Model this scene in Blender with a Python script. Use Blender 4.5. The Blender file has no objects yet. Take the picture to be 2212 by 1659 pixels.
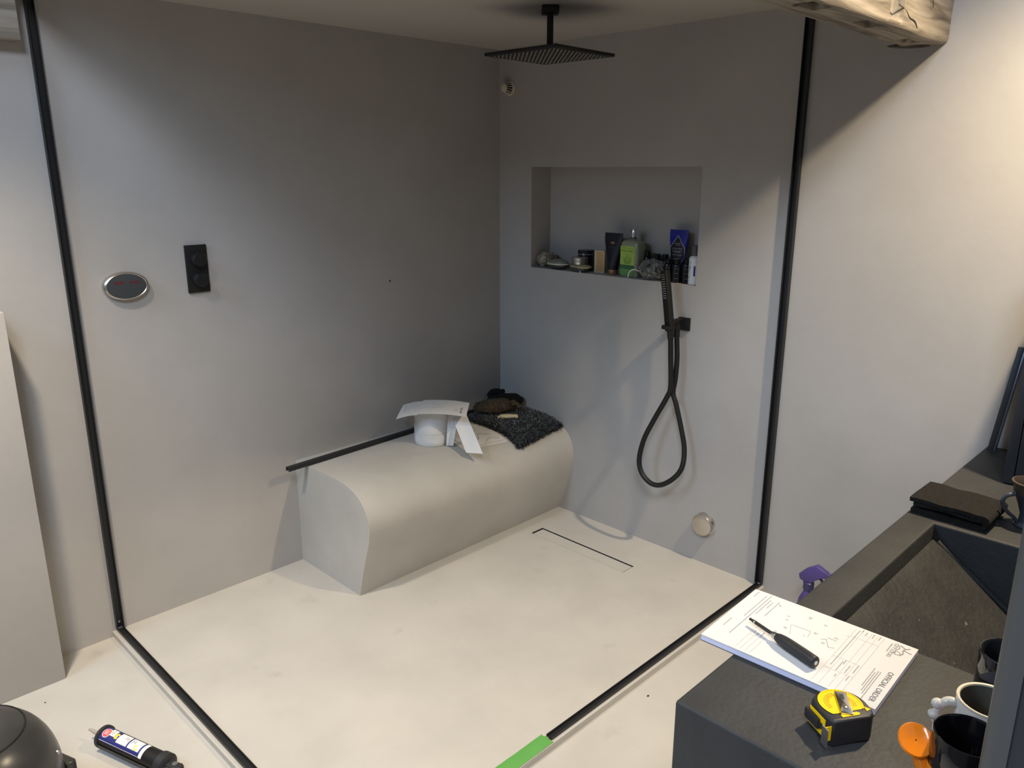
import bpy, bmesh, math, random
from mathutils import Vector, Matrix, noise
random.seed(7)
PI = math.pi
SC = bpy.context.scene
COL = SC.collection

# ------------------------------------------------------------------ camera
def look(cam, loc, yaw, pitch, roll):
    f = Vector((math.cos(yaw) * math.cos(pitch), math.sin(yaw) * math.cos(pitch), -math.sin(pitch)))
    r = Vector((math.sin(yaw), -math.cos(yaw), 0))
    u = r.cross(f)
    r2 = r * math.cos(roll) + u * math.sin(roll)
    u2 = -r * math.sin(roll) + u * math.cos(roll)
    m = Matrix((r2, u2, -f)).transposed().to_4x4()
    m.translation = loc
    cam.matrix_world = m

cd = bpy.data.cameras.new('camera')
cd.sensor_width = 36
cd.lens = 1700.43 / 2212 * 36
cd.clip_start = 0.02
cam = bpy.data.objects.new('camera', cd)
COL.objects.link(cam)
look(cam, Vector((-2.5847, -2.654, 1.5293)), 0.7832, 0.2652, 0.0007)
SC.camera = cam

# ------------------------------------------------------------------ world, lamps, exposure
w = bpy.data.worlds.new('world')
SC.world = w
w.use_nodes = True
w.node_tree.nodes['Background'].inputs[0].default_value = (0.55, 0.72, 1.0, 1)
w.node_tree.nodes['Background'].inputs[1].default_value = 0.0

def spot(name, loc, target, power, color, angle, blend, radius):
    l = bpy.data.lights.new(name, 'SPOT')
    l.energy = power; l.color = color; l.spot_size = math.radians(angle); l.spot_blend = blend
    l.shadow_soft_size = radius
    o = bpy.data.objects.new(name, l)
    COL.objects.link(o)
    o.location = loc
    o.rotation_euler = (Vector(target) - Vector(loc)).to_track_quat('-Z', 'Y').to_euler()
    return o

def area(name, loc, target, power, color, sx, sy, spread=180):
    l = bpy.data.lights.new(name, 'AREA')
    l.shape = 'RECTANGLE'; l.size = sx; l.size_y = sy; l.energy = power; l.color = color
    l.spread = math.radians(spread)
    o = bpy.data.objects.new(name, l)
    COL.objects.link(o)
    o.location = loc
    o.rotation_euler = (Vector(target) - Vector(loc)).to_track_quat('-Z', 'Y').to_euler()
    return o

spot('downlight_counter', (-0.42, -2.45, 2.38), (-0.65, -2.15, 0), 203, (1.0, 0.815, 0.545), 128, 1.0, 0.035)
spot('downlight_left', (-2.42, -0.74, 2.38), (-2.35, -0.9, 0), 212, (1.0, 0.85, 0.625), 105, 1.0, 0.06)
area('window_daylight', (-4.3, -0.8, 3.0), (-0.5, -0.9, 0.0), 54, (0.48, 0.71, 1.0), 1.0, 1.0)
area('added_daylight_fill', (-3.4, -3.3, 3.5), (-0.4, -1.1, 0.0), 98, (0.74, 0.83, 1.0), 0.8, 0.8)  # added fill from above, placed to brighten the lower walls

vs = SC.view_settings
vs.view_transform = 'Standard'
vs.look = 'None'
vs.gamma = 1
vs.use_curve_mapping = False
vs.exposure = 0.0

# ------------------------------------------------------------------ materials
def mat(name, col, rough=0.6, metal=0.0, var=0.0, vscale=6.0, bump=0.0, bscale=60.0, spec=0.5, trans=0.0, emit=0.0, coat=0.0, col2=None, sheen=0.0):
    m = bpy.data.materials.new(name)
    m.use_nodes = True
    nt = m.node_tree
    b = nt.nodes['Principled BSDF']
    b.inputs['Base Color'].default_value = (*col, 1)
    b.inputs['Roughness'].default_value = rough
    b.inputs['Metallic'].default_value = metal
    b.inputs['Specular IOR Level'].default_value = spec
    b.inputs['Transmission Weight'].default_value = trans
    b.inputs['Coat Weight'].default_value = coat
    b.inputs['Sheen Weight'].default_value = sheen
    if emit:
        b.inputs['Emission Color'].default_value = (*col, 1)
        b.inputs['Emission Strength'].default_value = emit
    tc = nt.nodes.new('ShaderNodeTexCoord')
    if var or col2:
        n = nt.nodes.new('ShaderNodeTexNoise')
        n.inputs['Scale'].default_value = vscale
        n.inputs['Detail'].default_value = 8
        n.inputs['Roughness'].default_value = 0.6
        nt.links.new(tc.outputs['Object'], n.inputs['Vector'])
        r = nt.nodes.new('ShaderNodeValToRGB')
        r.color_ramp.elements[0].position = 0.3
        r.color_ramp.elements[1].position = 0.7
        a = col2 if col2 else tuple(c * (1 - var) for c in col)
        z = col if col2 else tuple(min(1, c * (1 + var)) for c in col)
        r.color_ramp.elements[0].color = (*a, 1)
        r.color_ramp.elements[1].color = (*z, 1)
        nt.links.new(n.outputs['Fac'], r.inputs['Fac'])
        nt.links.new(r.outputs['Color'], b.inputs['Base Color'])
    if bump:
        n2 = nt.nodes.new('ShaderNodeTexNoise')
        n2.inputs['Scale'].default_value = bscale
        n2.inputs['Detail'].default_value = 6
        nt.links.new(tc.outputs['Object'], n2.inputs['Vector'])
        bp = nt.nodes.new('ShaderNodeBump')
        bp.inputs['Strength'].default_value = bump
        bp.inputs['Distance'].default_value = 0.01
        nt.links.new(n2.outputs['Fac'], bp.inputs['Height'])
        nt.links.new(bp.outputs['Normal'], b.inputs['Normal'])
    return m

def speckle(m, scale=55, lo=.70, hi=.78, col=(.16, .16, .155)):
    nt = m.node_tree
    b = nt.nodes['Principled BSDF']
    src = b.inputs['Base Color'].links[0].from_socket
    tc = nt.nodes.new('ShaderNodeTexCoord')
    n = nt.nodes.new('ShaderNodeTexNoise'); n.inputs['Scale'].default_value = scale; n.inputs['Detail'].default_value = 3
    nt.links.new(tc.outputs['Object'], n.inputs['Vector'])
    r = nt.nodes.new('ShaderNodeValToRGB'); r.color_ramp.elements[0].position = lo; r.color_ramp.elements[1].position = hi
    nt.links.new(n.outputs['Fac'], r.inputs['Fac'])
    mx = nt.nodes.new('ShaderNodeMixRGB'); mx.inputs[2].default_value = (*col, 1)
    nt.links.new(r.outputs['Color'], mx.inputs[0]); nt.links.new(src, mx.inputs[1])
    nt.links.new(mx.outputs[0], b.inputs['Base Color'])

def wood_mat():
    m = bpy.data.materials.new('old_oak')
    m.use_nodes = True
    nt = m.node_tree
    b = nt.nodes['Principled BSDF']
    b.inputs['Roughness'].default_value = 0.75
    tc = nt.nodes.new('ShaderNodeTexCoord')
    mp = nt.nodes.new('ShaderNodeMapping')
    mp.inputs['Scale'].default_value = (1.2, 14, 14)
    nt.links.new(tc.outputs['Object'], mp.inputs['Vector'])
    n = nt.nodes.new('ShaderNodeTexNoise')
    n.inputs['Scale'].default_value = 3.0
    n.inputs['Detail'].default_value = 10
    n.inputs['Distortion'].default_value = 0.6
    nt.links.new(mp.outputs['Vector'], n.inputs['Vector'])
    r = nt.nodes.new('ShaderNodeValToRGB')
    e = r.color_ramp.elements
    e[0].position = 0.28; e[0].color = (0.07, 0.056, 0.042, 1)
    e[1].position = 0.62; e[1].color = (0.29, 0.25, 0.20, 1)
    k = e.new(0.45); k.color = (0.19, 0.158, 0.12, 1)
    nt.links.new(n.outputs['Fac'], r.inputs['Fac'])
    nt.links.new(r.outputs['Color'], b.inputs['Base Color'])
    bp = nt.nodes.new('ShaderNodeBump')
    bp.inputs['Strength'].default_value = 0.5
    bp.inputs['Distance'].default_value = 0.006
    nt.links.new(n.outputs['Fac'], bp.inputs['Height'])
    nt.links.new(bp.outputs['Normal'], b.inputs['Normal'])
    return m

M = dict(
    wall=mat('microcement_wall', (0.389, 0.367, 0.345), 0.62, var=0.06, vscale=2.6, bump=0.05, bscale=35, spec=0.3),
    floor=mat('microcement_floor', (0.465, 0.440, 0.400), 0.5, var=0.075, vscale=3.5, bump=0.05, bscale=30, spec=0.35),
    bench=mat('microcement_bench', (0.415, 0.402, 0.378), 0.55, var=0.08, vscale=4.0, bump=0.05, bscale=30, spec=0.35),
    ceil=mat('ceiling_paint', (0.43, 0.405, 0.37), 0.8, var=0.03, vscale=2, spec=0.2),
    wood=wood_mat(),
    roomwall=mat('room_plaster', (0.24, 0.22, 0.20), 0.8, var=0.05, vscale=2),
    black=mat('black_powdercoat', (0.013, 0.0135, 0.015), 0.42, spec=0.45),
    blackmat=mat('matt_black', (0.007, 0.007, 0.007), 0.5, spec=0.35),
    counter=mat('black_concrete', (0.033, 0.0335, 0.034), 0.6, var=0.16, vscale=9, bump=0.12, bscale=120, spec=0.35),
    basin=mat('black_concrete_worn', (0.034, 0.034, 0.034), 0.65, bump=0.25, bscale=90, spec=0.3, vscale=14, col2=(0.019, 0.019, 0.020)),
    navy=mat('dark_cabinet_lacquer', (0.022, 0.024, 0.030), 0.4, spec=0.45),
    chrome=mat('chrome', (0.75, 0.74, 0.72), 0.12, 1.0),
    nickel=mat('satin_nickel', (0.62, 0.58, 0.53), 0.3, 1.0),
    steel=mat('brushed_steel', (0.55, 0.55, 0.56), 0.3, 1.0),
    darkface=mat('smoked_face', (0.045, 0.05, 0.054), 0.35),
    red=mat('red_display', (0.16, 0.015, 0.022), 0.4, emit=0.03),
    white=mat('white_plastic', (0.75, 0.74, 0.71), 0.4),
    cream=mat('cream_plastic', (0.62, 0.57, 0.45), 0.5),
    paper=mat('white_paper', (0.60, 0.59, 0.585), 0.8, spec=0.2),
    tissue=mat('paper_towel', (0.66, 0.67, 0.69), 0.95, bump=0.3, bscale=220, spec=0.1),
    lav=mat('lavender_copy_paper', (0.62, 0.64, 0.82), 0.8),
    ink=mat('grey_ink', (0.16, 0.15, 0.15), 0.8),
    faint=mat('pale_form_ink', (0.44, 0.43, 0.43), 0.8),
    pencil=mat('pencil_line', (0.29, 0.28, 0.28), 0.8),
    green=mat('green_masking_tape', (0.095, 0.30, 0.062), 0.65, var=0.05, vscale=20),
    yellow=mat('yellow_plastic', (0.88, 0.56, 0.0), 0.35),
    ytext=mat('orange_print', (0.52, 0.27, 0.01), 0.4),
    rubber=mat('black_rubber', (0.022, 0.022, 0.024), 0.5, spec=0.4),
    orange=mat('orange_glaze', (0.95, 0.25, 0.012), 0.15, coat=0.5),
    blackglaze=mat('black_glaze', (0.006, 0.006, 0.008), 0.08, coat=0.6),
    whiteglaze=mat('white_glaze', (0.66, 0.65, 0.60), 0.15, coat=0.4),
    greyin=mat('dark_mug_inside', (0.11, 0.105, 0.09), 0.3),
    bronze=mat('aged_bronze', (0.115, 0.09, 0.068), 0.45, 0.6, var=0.25, vscale=40),
    pewter=mat('grey_blue_pewter', (0.10, 0.11, 0.14), 0.3, 0.7),
    towel=mat('charcoal_terry', (0.022, 0.020, 0.018), 0.95, bump=0.9, bscale=350, var=0.25, vscale=120, spec=0.2),
    shag=mat('black_grey_pile', (0.030, 0.033, 0.037), 0.9, var=0.5, vscale=40),
    shagtip=mat('grey_pile_tips', (0.13, 0.14, 0.145), 0.9),
    brown=mat('brown_pile', (0.085, 0.060, 0.035), 0.95, var=0.4, vscale=60),
    felt=mat('black_felt', (0.006, 0.006, 0.0065), 0.95, spec=0.2),
    creamcloth=mat('cream_cloth', (0.52, 0.44, 0.27), 0.9, bump=0.4, bscale=150),
    purple=mat('purple_plastic', (0.075, 0.05, 0.21), 0.35),
    purplecap=mat('dark_purple_plastic', (0.04, 0.03, 0.11), 0.35),
    pouf=mat('grey_netting', (0.27, 0.26, 0.235), 0.8, var=0.2, vscale=60),
    beige=mat('beige_netting', (0.36, 0.32, 0.23), 0.85, var=0.2, vscale=60),
    soapdish=mat('olive_frosted_plastic', (0.20, 0.20, 0.15), 0.25),
    dkgrey=mat('dark_grey_plastic', (0.045, 0.047, 0.048), 0.3),
    soapcloth=mat('tan_soap', (0.38, 0.31, 0.18), 0.6),
    jar=mat('aubergine_jar', (0.014, 0.008, 0.012), 0.2),
    boxcream=mat('cream_card', (0.52, 0.46, 0.32), 0.7),
    boxorange=mat('peach_print', (0.55, 0.31, 0.13), 0.7, var=0.15, vscale=200),
    bluetube=mat('royal_blue_plastic', (0.012, 0.018, 0.26), 0.25),
    navytube=mat('navy_black_plastic', (0.006, 0.007, 0.016), 0.3),
    copper=mat('copper_cap', (0.42, 0.25, 0.15), 0.3, 0.8),
    liquid=mat('pale_green_gel', (0.26, 0.28, 0.20), 0.12, spec=0.5),
    lime=mat('lime_label', (0.36, 0.50, 0.09), 0.5),
    leafgreen=mat('leaf_green_print', (0.13, 0.30, 0.05), 0.5),
    midgreen=mat('mid_green_print', (0.15, 0.36, 0.10), 0.5),
    darkgreen=mat('dark_green_band', (0.02, 0.11, 0.07), 0.5),
    greycap=mat('grey_cap', (0.085, 0.08, 0.095), 0.4),
    limecap=mat('lime_cap', (0.42, 0.46, 0.12), 0.4),
    bottledark=mat('dark_brown_bottle', (0.010, 0.009, 0.012), 0.2),
    silverprint=mat('silver_print', (0.42, 0.43, 0.46), 0.35, 0.3),
    orangeprint=mat('rust_emblem', (0.42, 0.16, 0.05), 0.5),
    navyprint=mat('navy_label', (0.018, 0.022, 0.15), 0.45),
    labelwhite=mat('label_white', (0.78, 0.75, 0.72), 0.5),
    redprint=mat('red_print', (0.72, 0.09, 0.10), 0.5),
    yellowprint=mat('yellow_print', (0.80, 0.62, 0.03), 0.5),
    vac=mat('glossy_charcoal_plastic', (0.034, 0.033, 0.032), 0.28, spec=0.5),
    nozzle=mat('clear_grey_nozzle', (0.36, 0.32, 0.27), 0.4),
    glass=mat('window_glass', (1, 1, 1), 0.0, trans=1.0),
    edgelit=mat('lit_edge_grey', (0.07, 0.068, 0.066), 0.45),  # lighter grey puts the lit look of the door edge into the colour
    hole=mat('rust_hole', (0.05, 0.025, 0.018), 0.9),
    mortise=mat('dark_old_oak', (0.06, 0.05, 0.04), 0.9, var=0.3, vscale=30, bump=0.4, bscale=60),
    debris=mat('dirt_speck', (0.045, 0.035, 0.025), 0.9),
    gapshade=mat('shade_dark_steel', (0.03, 0.03, 0.03), 0.5),  # near-black stands in for shade inside the drain gaps
)

speckle(M['basin'])
speckle(M['floor'], 9, .66, .80, (.40, .375, .335))

# ------------------------------------------------------------------ mesh toolkit
class MB:
    def __init__(s):
        s.v = []; s.f = []
    def add(s, vs, fs, mtx=None):
        o = len(s.v)
        for p in vs:
            p = Vector(p)
            s.v.append(tuple(mtx @ p) if mtx else tuple(p))
        for f in fs:
            s.f.append([i + o for i in f])
        return s
    def box(s, lo, hi, mtx=None):
        (a, b, c), (d, e, f) = lo, hi
        vs = [(a, b, c), (d, b, c), (d, e, c), (a, e, c), (a, b, f), (d, b, f), (d, e, f), (a, e, f)]
        return s.add(vs, [(0, 3, 2, 1), (4, 5, 6, 7), (0, 1, 5, 4), (1, 2, 6, 5), (2, 3, 7, 6), (3, 0, 4, 7)], mtx)
    def bbox(s, lo, hi, bev=0.003, seg=2, mtx=None):
        bm = bmesh.new()
        t = MB().box(lo, hi)
        vv = [bm.verts.new(p) for p in t.v]
        for f in t.f: bm.faces.new([vv[i] for i in f])
        bmesh.ops.bevel(bm, geom=bm.edges[:], offset=bev, segments=seg, profile=0.6, affect='EDGES')
        bm.verts.index_update()
        s.add([v.co[:] for v in bm.verts], [[v.index for v in f.verts] for f in bm.faces], mtx)
        bm.free()
        return s
    def prism(s, poly, z0, z1, mtx=None, bev=0.0, seg=2):
        n = len(poly)
        vs = [(x, y, z0) for x, y in poly] + [(x, y, z1) for x, y in poly]
        fs = [list(range(n))[::-1], list(range(n, 2 * n))] + [(i, (i + 1) % n, n + (i + 1) % n, n + i) for i in range(n)]
        if bev:
            bm = bmesh.new()
            vv = [bm.verts.new(p) for p in vs]
            for f in fs: bm.faces.new([vv[i] for i in f])
            ed = [e for e in bm.edges if abs(e.verts[0].co.z - e.verts[1].co.z) < 1e-9]
            bmesh.ops.bevel(bm, geom=ed, offset=bev, segments=seg, profile=0.5, affect='EDGES')
            bm.verts.index_update()
            s.add([v.co[:] for v in bm.verts], [[v.index for v in f.verts] for f in bm.faces], mtx)
            bm.free()
            return s
        return s.add(vs, fs, mtx)
    def lathe(s, prof, n=32, mtx=None, sx=1, sy=1, cap0=True, cap1=True):
        vs = []; fs = []
        m = len(prof)
        for r, z in prof:
            for k in range(n):
                a = 2 * PI * k / n
                vs.append((r * math.cos(a) * sx, r * math.sin(a) * sy, z))
        for j in range(m - 1):
            for k in range(n):
                k2 = (k + 1) % n
                fs.append((j * n + k, j * n + k2, (j + 1) * n + k2, (j + 1) * n + k))
        if cap0: fs.append([k for k in range(n)][::-1])
        if cap1: fs.append([(m - 1) * n + k for k in range(n)])
        return s.add(vs, fs, mtx)
    def cyl(s, p0, p1, r0, r1=None, n=20):
        p0 = Vector(p0); p1 = Vector(p1)
        r1 = r0 if r1 is None else r1
        d = p1 - p0
        mtx = Matrix.Translation(p0) @ d.to_track_quat('Z', 'Y').to_matrix().to_4x4()
        return s.lathe([(r0, 0), (r1, d.length)], n, mtx)
    def loft(s, rings, cap=True, closed=True, mtx=None):
        n = len(rings[0]); vs = [p for r in rings for p in r]; fs = []
        for j in range(len(rings) - 1):
            for k in range(n if closed else n - 1):
                k2 = (k + 1) % n
                fs.append((j * n + k, j * n + k2, (j + 1) * n + k2, (j + 1) * n + k))
        if cap and closed:
            fs.append(list(range(n))[::-1]); fs.append([(len(rings) - 1) * n + k for k in range(n)])
        return s.add(vs, fs, mtx)
    def grid(s, fn, nu, nv, mtx=None):
        vs = [fn(i / nu, j / nv) for j in range(nv + 1) for i in range(nu + 1)]
        W = nu + 1
        fs = [(j * W + i, j * W + i + 1, (j + 1) * W + i + 1, (j + 1) * W + i) for j in range(nv) for i in range(nu)]
        return s.add(vs, fs, mtx)
    def slab(s, fn, nu, nv, th, mtx=None):
        """sheet with thickness: fn(u,v)->point, offset downwards by th along the normal"""
        P = [[Vector(fn(i / nu, j / nv)) for i in range(nu + 1)] for j in range(nv + 1)]
        def nrm(j, i):
            a = P[j][min(nu, i + 1)] - P[j][max(0, i - 1)]
            b = P[min(nv, j + 1)][i] - P[max(0, j - 1)][i]
            return a.cross(b).normalized()
        W = nu + 1; N = W * (nv + 1)
        top = [P[j][i] for j in range(nv + 1) for i in range(W)]
        bot = [P[j][i] - nrm(j, i) * th for j in range(nv + 1) for i in range(W)]
        fs = []
        for j in range(nv):
            for i in range(nu):
                a, b, c, d = j * W + i, j * W + i + 1, (j + 1) * W + i + 1, (j + 1) * W + i
                fs.append((a, b, c, d)); fs.append((N + d, N + c, N + b, N + a))
        rim = [i for i in range(W)] + [j * W + nu for j in range(1, nv + 1)] + [nv * W + i for i in range(nu - 1, -1, -1)] + [j * W for j in range(nv - 1, 0, -1)]
        for k in range(len(rim)):
            a, b = rim[k], rim[(k + 1) % len(rim)]
            fs.append((b, a, N + a, N + b))
        return s.add(top + bot, fs, mtx)
    def tube(s, pts, r, n=12, sub=6, closed=False, rfn=None):
        pts = [Vector(p) for p in pts]
        out = []
        m = len(pts)
        if sub > 1:
            for i in range(m - 1):
                p0 = pts[max(0, i - 1)]; p1 = pts[i]; p2 = pts[i + 1]; p3 = pts[min(m - 1, i + 2)]
                for k in range(sub):
                    t = k / sub
                    out.append(0.5 * ((2 * p1) + (p2 - p0) * t + (2 * p0 - 5 * p1 + 4 * p2 - p3) * t * t + (3 * p1 - p0 - 3 * p2 + p3) * t ** 3))
            out.append(pts[-1])
        else:
            out = pts
        up = Vector((0.013, 0.021, 1)).normalized()
        t0 = (out[1] - out[0]).normalized()
        if abs(t0.dot(up)) > 0.95: up = Vector((1, 0.02, 0.03)).normalized()
        x = up.cross(t0).normalized()
        rings = []
        for i, p in enumerate(out):
            t = (out[min(len(out) - 1, i + 1)] - out[max(0, i - 1)]).normalized()
            x = (x - t * x.dot(t)).normalized()
            y = t.cross(x)
            rr = rfn(i / (len(out) - 1)) if rfn else r
            rings.append([p + (x * math.cos(2 * PI * k / n) + y * math.sin(2 * PI * k / n)) * rr for k in range(n)])
        return s.loft(rings)
    def sphere(s, c, rx, ry, rz, n=16, m=10, mtx=None, fn=None):
        vs = []; fs = []
        c = Vector(c)
        for j in range(m + 1):
            th = PI * j / m
            for k in range(n):
                a = 2 * PI * k / n
                d = Vector((math.sin(th) * math.cos(a), math.sin(th) * math.sin(a), math.cos(th)))
                q = fn(d) if fn else 1
                vs.append(c + Vector((d.x * rx * q, d.y * ry * q, d.z * rz * q)))
        for j in range(m):
            for k in range(n):
                k2 = (k + 1) % n
                fs.append((j * n + k, (j + 1) * n + k, (j + 1) * n + k2, j * n + k2))
        return s.add(vs, fs, mtx)
    def stroke(s, a, b, wd, z=0.0, fn=None):
        a = Vector((a[0], a[1])); b = Vector((b[0], b[1]))
        d = (b - a)
        if d.length < 1e-9: return s
        nrm = Vector((-d.y, d.x)).normalized() * wd / 2
        q = [a - nrm, b - nrm, b + nrm, a + nrm]
        pts = [fn(p.x, p.y) if fn else (p.x, p.y, z) for p in q]
        return s.add(pts, [(0, 1, 2, 3)])
    def polystroke(s, pts, wd, z=0.0, fn=None):
        for a, b in zip(pts[:-1], pts[1:]): s.stroke(a, b, wd, z, fn)
        return s
    def words(s, x0, x1, y, h, z=0.0, fn=None, horiz=True):
        x = x0
        while x < x1 - h:
            L = min(x1 - x, h * random.uniform(1.5, 5))
            s.stroke((x, y), (x + L, y), h * 0.62, z, fn)
            x += L + h * 0.55
        return s
    def fibres(s, pts, length, wd, droop=0.5):
        for p, nrm in pts:
            p = Vector(p); nrm = Vector(nrm).normalized()
            d = (nrm + Vector((random.gauss(0, .6), random.gauss(0, .6), random.gauss(0, .25)))).normalized()
            L = length * random.uniform(.6, 1.3)
            side = d.cross(Vector((random.random(), random.random(), random.random()))).normalized() * wd
            m1 = p + d * L * .55
            m2 = p + d * L + Vector((0, 0, -L * droop))
            s.add([p - side, p + side, m1 + side * .8, m1 - side * .8, m2], [(0, 1, 2, 3), (3, 2, 4)])
        return s
    def fix(s, name):
        me = bpy.data.meshes.new(name)
        me.from_pydata(s.v, [], s.f)
        me.validate()
        bm = bmesh.new(); bm.from_mesh(me)
        bmesh.ops.recalc_face_normals(bm, faces=bm.faces[:])
        bm.to_mesh(me); bm.free()
        return me
    def build(s, name, m, parent=None, smooth=True, angle=35, recalc=True):
        if recalc:
            me = s.fix(name)
        else:
            me = bpy.data.meshes.new(name); me.from_pydata(s.v, [], s.f)
        me.materials.append(M[m] if isinstance(m, str) else m)
        if smooth:
            me.polygons.foreach_set('use_smooth', [True] * len(me.polygons))
            me.set_sharp_from_angle(angle=math.radians(angle))
        o = bpy.data.objects.new(name, me)
        COL.objects.link(o)
        if parent:
            o.parent = parent
            if name in ('small_print', 'lettering', 'printing', 'pencil_sketch', 'company_name', 'form_lines', 'digits', 'label_print', 'spray_nozzles', 'tassels', 'logo', 'plant_drawing'): o['kind'] = 'stuff'
        return o

def tag(o, label=None, cat=None, group=None, kind=None):
    if label: o['label'] = label
    if cat: o['category'] = cat
    if group: o['group'] = group
    if kind: o['kind'] = kind
    return o

def thing(name, label, cat, loc=(0, 0, 0), rot=0.0, group=None):
    o = bpy.data.objects.new(name, None)
    o.empty_display_size = 0.05
    COL.objects.link(o)
    o.location = loc
    o.rotation_euler = rot if isinstance(rot, tuple) else (0, 0, rot)
    return tag(o, label, cat, group)

def struct(o):
    return tag(o, kind='structure')

def RX(a): return Matrix.Rotation(a, 4, 'X')
def RY(a): return Matrix.Rotation(a, 4, 'Y')
def RZ(a): return Matrix.Rotation(a, 4, 'Z')
def T(x, y, z): return Matrix.Translation((x, y, z))
def frame(p, x, y):
    """matrix with local x,y axes along given vectors at p"""
    x = Vector(x).normalized(); y = Vector(y); y = (y - x * y.dot(x)).normalized(); z = x.cross(y)
    m = Matrix((x, y, z)).transposed().to_4x4(); m.translation = Vector(p)
    return m

def glyphs(text, width=None, height=None):
    """flat outline mesh of a line of text: list of (x,y), faces; scaled so that the line is width wide"""
    cu = bpy.data.curves.new('lettering', 'FONT')
    cu.body = text
    cu.resolution_u = 2
    o = bpy.data.objects.new('lettering', cu)
    COL.objects.link(o)
    bpy.context.view_layer.update()
    me = bpy.data.meshes.new_from_object(o.evaluated_get(bpy.context.evaluated_depsgraph_get()))
    vs = [v.co.copy() for v in me.vertices]
    fs = [list(p.vertices) for p in me.polygons]
    bpy.data.objects.remove(o); bpy.data.curves.remove(cu); bpy.data.meshes.remove(me)
    x0 = min(v.x for v in vs); x1 = max(v.x for v in vs); y0 = min(v.y for v in vs); y1 = max(v.y for v in vs)
    sx = (width / (x1 - x0)) if width else 1
    sy = (height / (y1 - y0)) if height else sx
    return [((v.x - x0) * sx, (v.y - y0) * sy) for v in vs], fs

def fbm(p, s=1.0):
    return noise.noise(Vector(p) * s)

# ================================================================== SETTING
H = 2.036
XC, YC = -1.862, -1.437          # edge of the raised shower floor
# outer floor
struct(MB().box((-4.5, -4.4, -0.12), (0.0, 0.0, -0.02)).build('floor', 'floor', smooth=False))
# raised shower floor with the slot for the drain
DX0, DX1, DY0, DY1 = -0.2925, -0.2215, -0.990, -0.492
def slab_with_hole(x0, x1, y0, y1, hx0, hx1, hy0, hy1, z0, z1, r=0.004):
    b = MB()
    xs = [x0, hx0, hx1, x1]; ys = [y0, hy0, hy1, y1]
    for i in range(3):
        for j in range(3):
            if i == 1 and j == 1: continue
            b.add([(xs[i], ys[j], z1), (xs[i + 1], ys[j], z1), (xs[i + 1], ys[j + 1], z1), (xs[i], ys[j + 1], z1)], [(0, 1, 2, 3)])
    for (a, c) in (((x0, y0), (x1, y0)), ((x1, y0), (x1, y1)), ((x1, y1), (x0, y1)), ((x0, y1), (x0, y0)),
                   ((hx0, hy1), (hx1, hy1)), ((hx1, hy1), (hx1, hy0)), ((hx1, hy0), (hx0, hy0)), ((hx0, hy0), (hx0, hy1))):
        b.add([(a[0], a[1], z0), (c[0], c[1], z0), (c[0], c[1], z1), (a[0], a[1], z1)], [(0, 1, 2, 3)])
    return b
struct(slab_with_hole(XC, 0.0, YC, 0.0, DX0, DX1, DY0, DY1, -0.02, 0.0).build('floor_shower', 'floor', smooth=False, recalc=False))
# left wall
wl = struct(MB().box((-4.5, 0.0, -0.12), (0.2, 0.12, 3.7)).build('wall_left', 'wall', smooth=False))
MB().lathe([(0.0045, 0), (0.003, -0.001)], 10, T(-0.636, 0.0, 1.087) @ RX(PI / 2) @ T(0, 0, 0.001)).build('drill_hole', 'hole', wl)
# right wall with the niche
NY0, NY1, NZ0, NZ1, ND = -1.056, -0.201, 1.108, 1.543, 0.125
b = MB()
ys = [-4.4, NY0, NY1, 0.0]; zs = [-0.12, NZ0, NZ1, 3.7]
for i in range(3):
    for j in range(3):
        if i == 1 and j == 1: continue
        b.add([(0, ys[i], zs[j]), (0, ys[i + 1], zs[j]), (0, ys[i + 1], zs[j + 1]), (0, ys[i], zs[j + 1])], [(0, 3, 2, 1)])
b.add([(0, NY0, NZ0), (0, NY1, NZ0), (0, NY1, NZ1), (0, NY0, NZ1), (ND, NY0, NZ0), (ND, NY1, NZ0), (ND, NY1, NZ1), (ND, NY0, NZ1)],
      [(4, 7, 6, 5), (0, 4, 5, 1), (1, 5, 6, 2), (2, 6, 7, 3), (3, 7, 4, 0)])
b.add([(0.2, -4.4, -0.12), (0.2, 0, -0.12), (0.2, 0, 3.7), (0.2, -4.4, 3.7)], [(0, 1, 2, 3)])
struct(b.build('wall_right', 'wall', smooth=False, recalc=False))
# low partition at the left
struct(MB().bbox((-3.3, -0.136, -0.02), (-2.05, 0.0, 1.148), 0.003).build('wall_partition', 'wall'))
# ceilings and the walls behind the camera
struct(MB().box((-1.93, -1.74, H), (0.0, 0.0, H + 0.12)).build('ceiling_shower', 'ceil', smooth=False))
b = MB()
SX0, SX1, SY0, SY1 = -3.9, -2.9, -3.8, -2.8
b.box((-4.5, -4.4, 3.68), (SX0, 0.12, 3.8)); b.box((SX1, -4.4, 3.68), (0.2, 0.12, 3.8))
b.box((SX0, -4.4, 3.68), (SX1, SY0, 3.8)); b.box((SX0, SY1, 3.68), (SX1, 0.12, 3.8))
struct(b.build('ceiling', 'roomwall', smooth=False))
b = MB()
b.box((SX0, SY0, 3.70), (SX0 + .05, SY1, 3.78)); b.box((SX1 - .05, SY0, 3.70), (SX1, SY1, 3.78))
b.box((SX0 + .05, SY0, 3.70), (SX1 - .05, SY0 + .05, 3.78)); b.box((SX0 + .05, SY1 - .05, 3.70), (SX1 - .05, SY1, 3.78))
rw_ = struct(b.build('window_2', 'white', smooth=False))  # unseen roof window, added to go with the daylight fill
MB().box((SX0 + .05, SY0 + .05, 3.735), (SX1 - .05, SY1 - .05, 3.741)).build('pane', 'glass', rw_, smooth=False)
struct(MB().box((-4.5, -4.52, -0.12), (0.2, -4.4, 3.7)).build('wall_back', 'roomwall', smooth=False))
b = MB()
WINS = ((-1.4, -0.2, 2.4, 3.6),)
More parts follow.
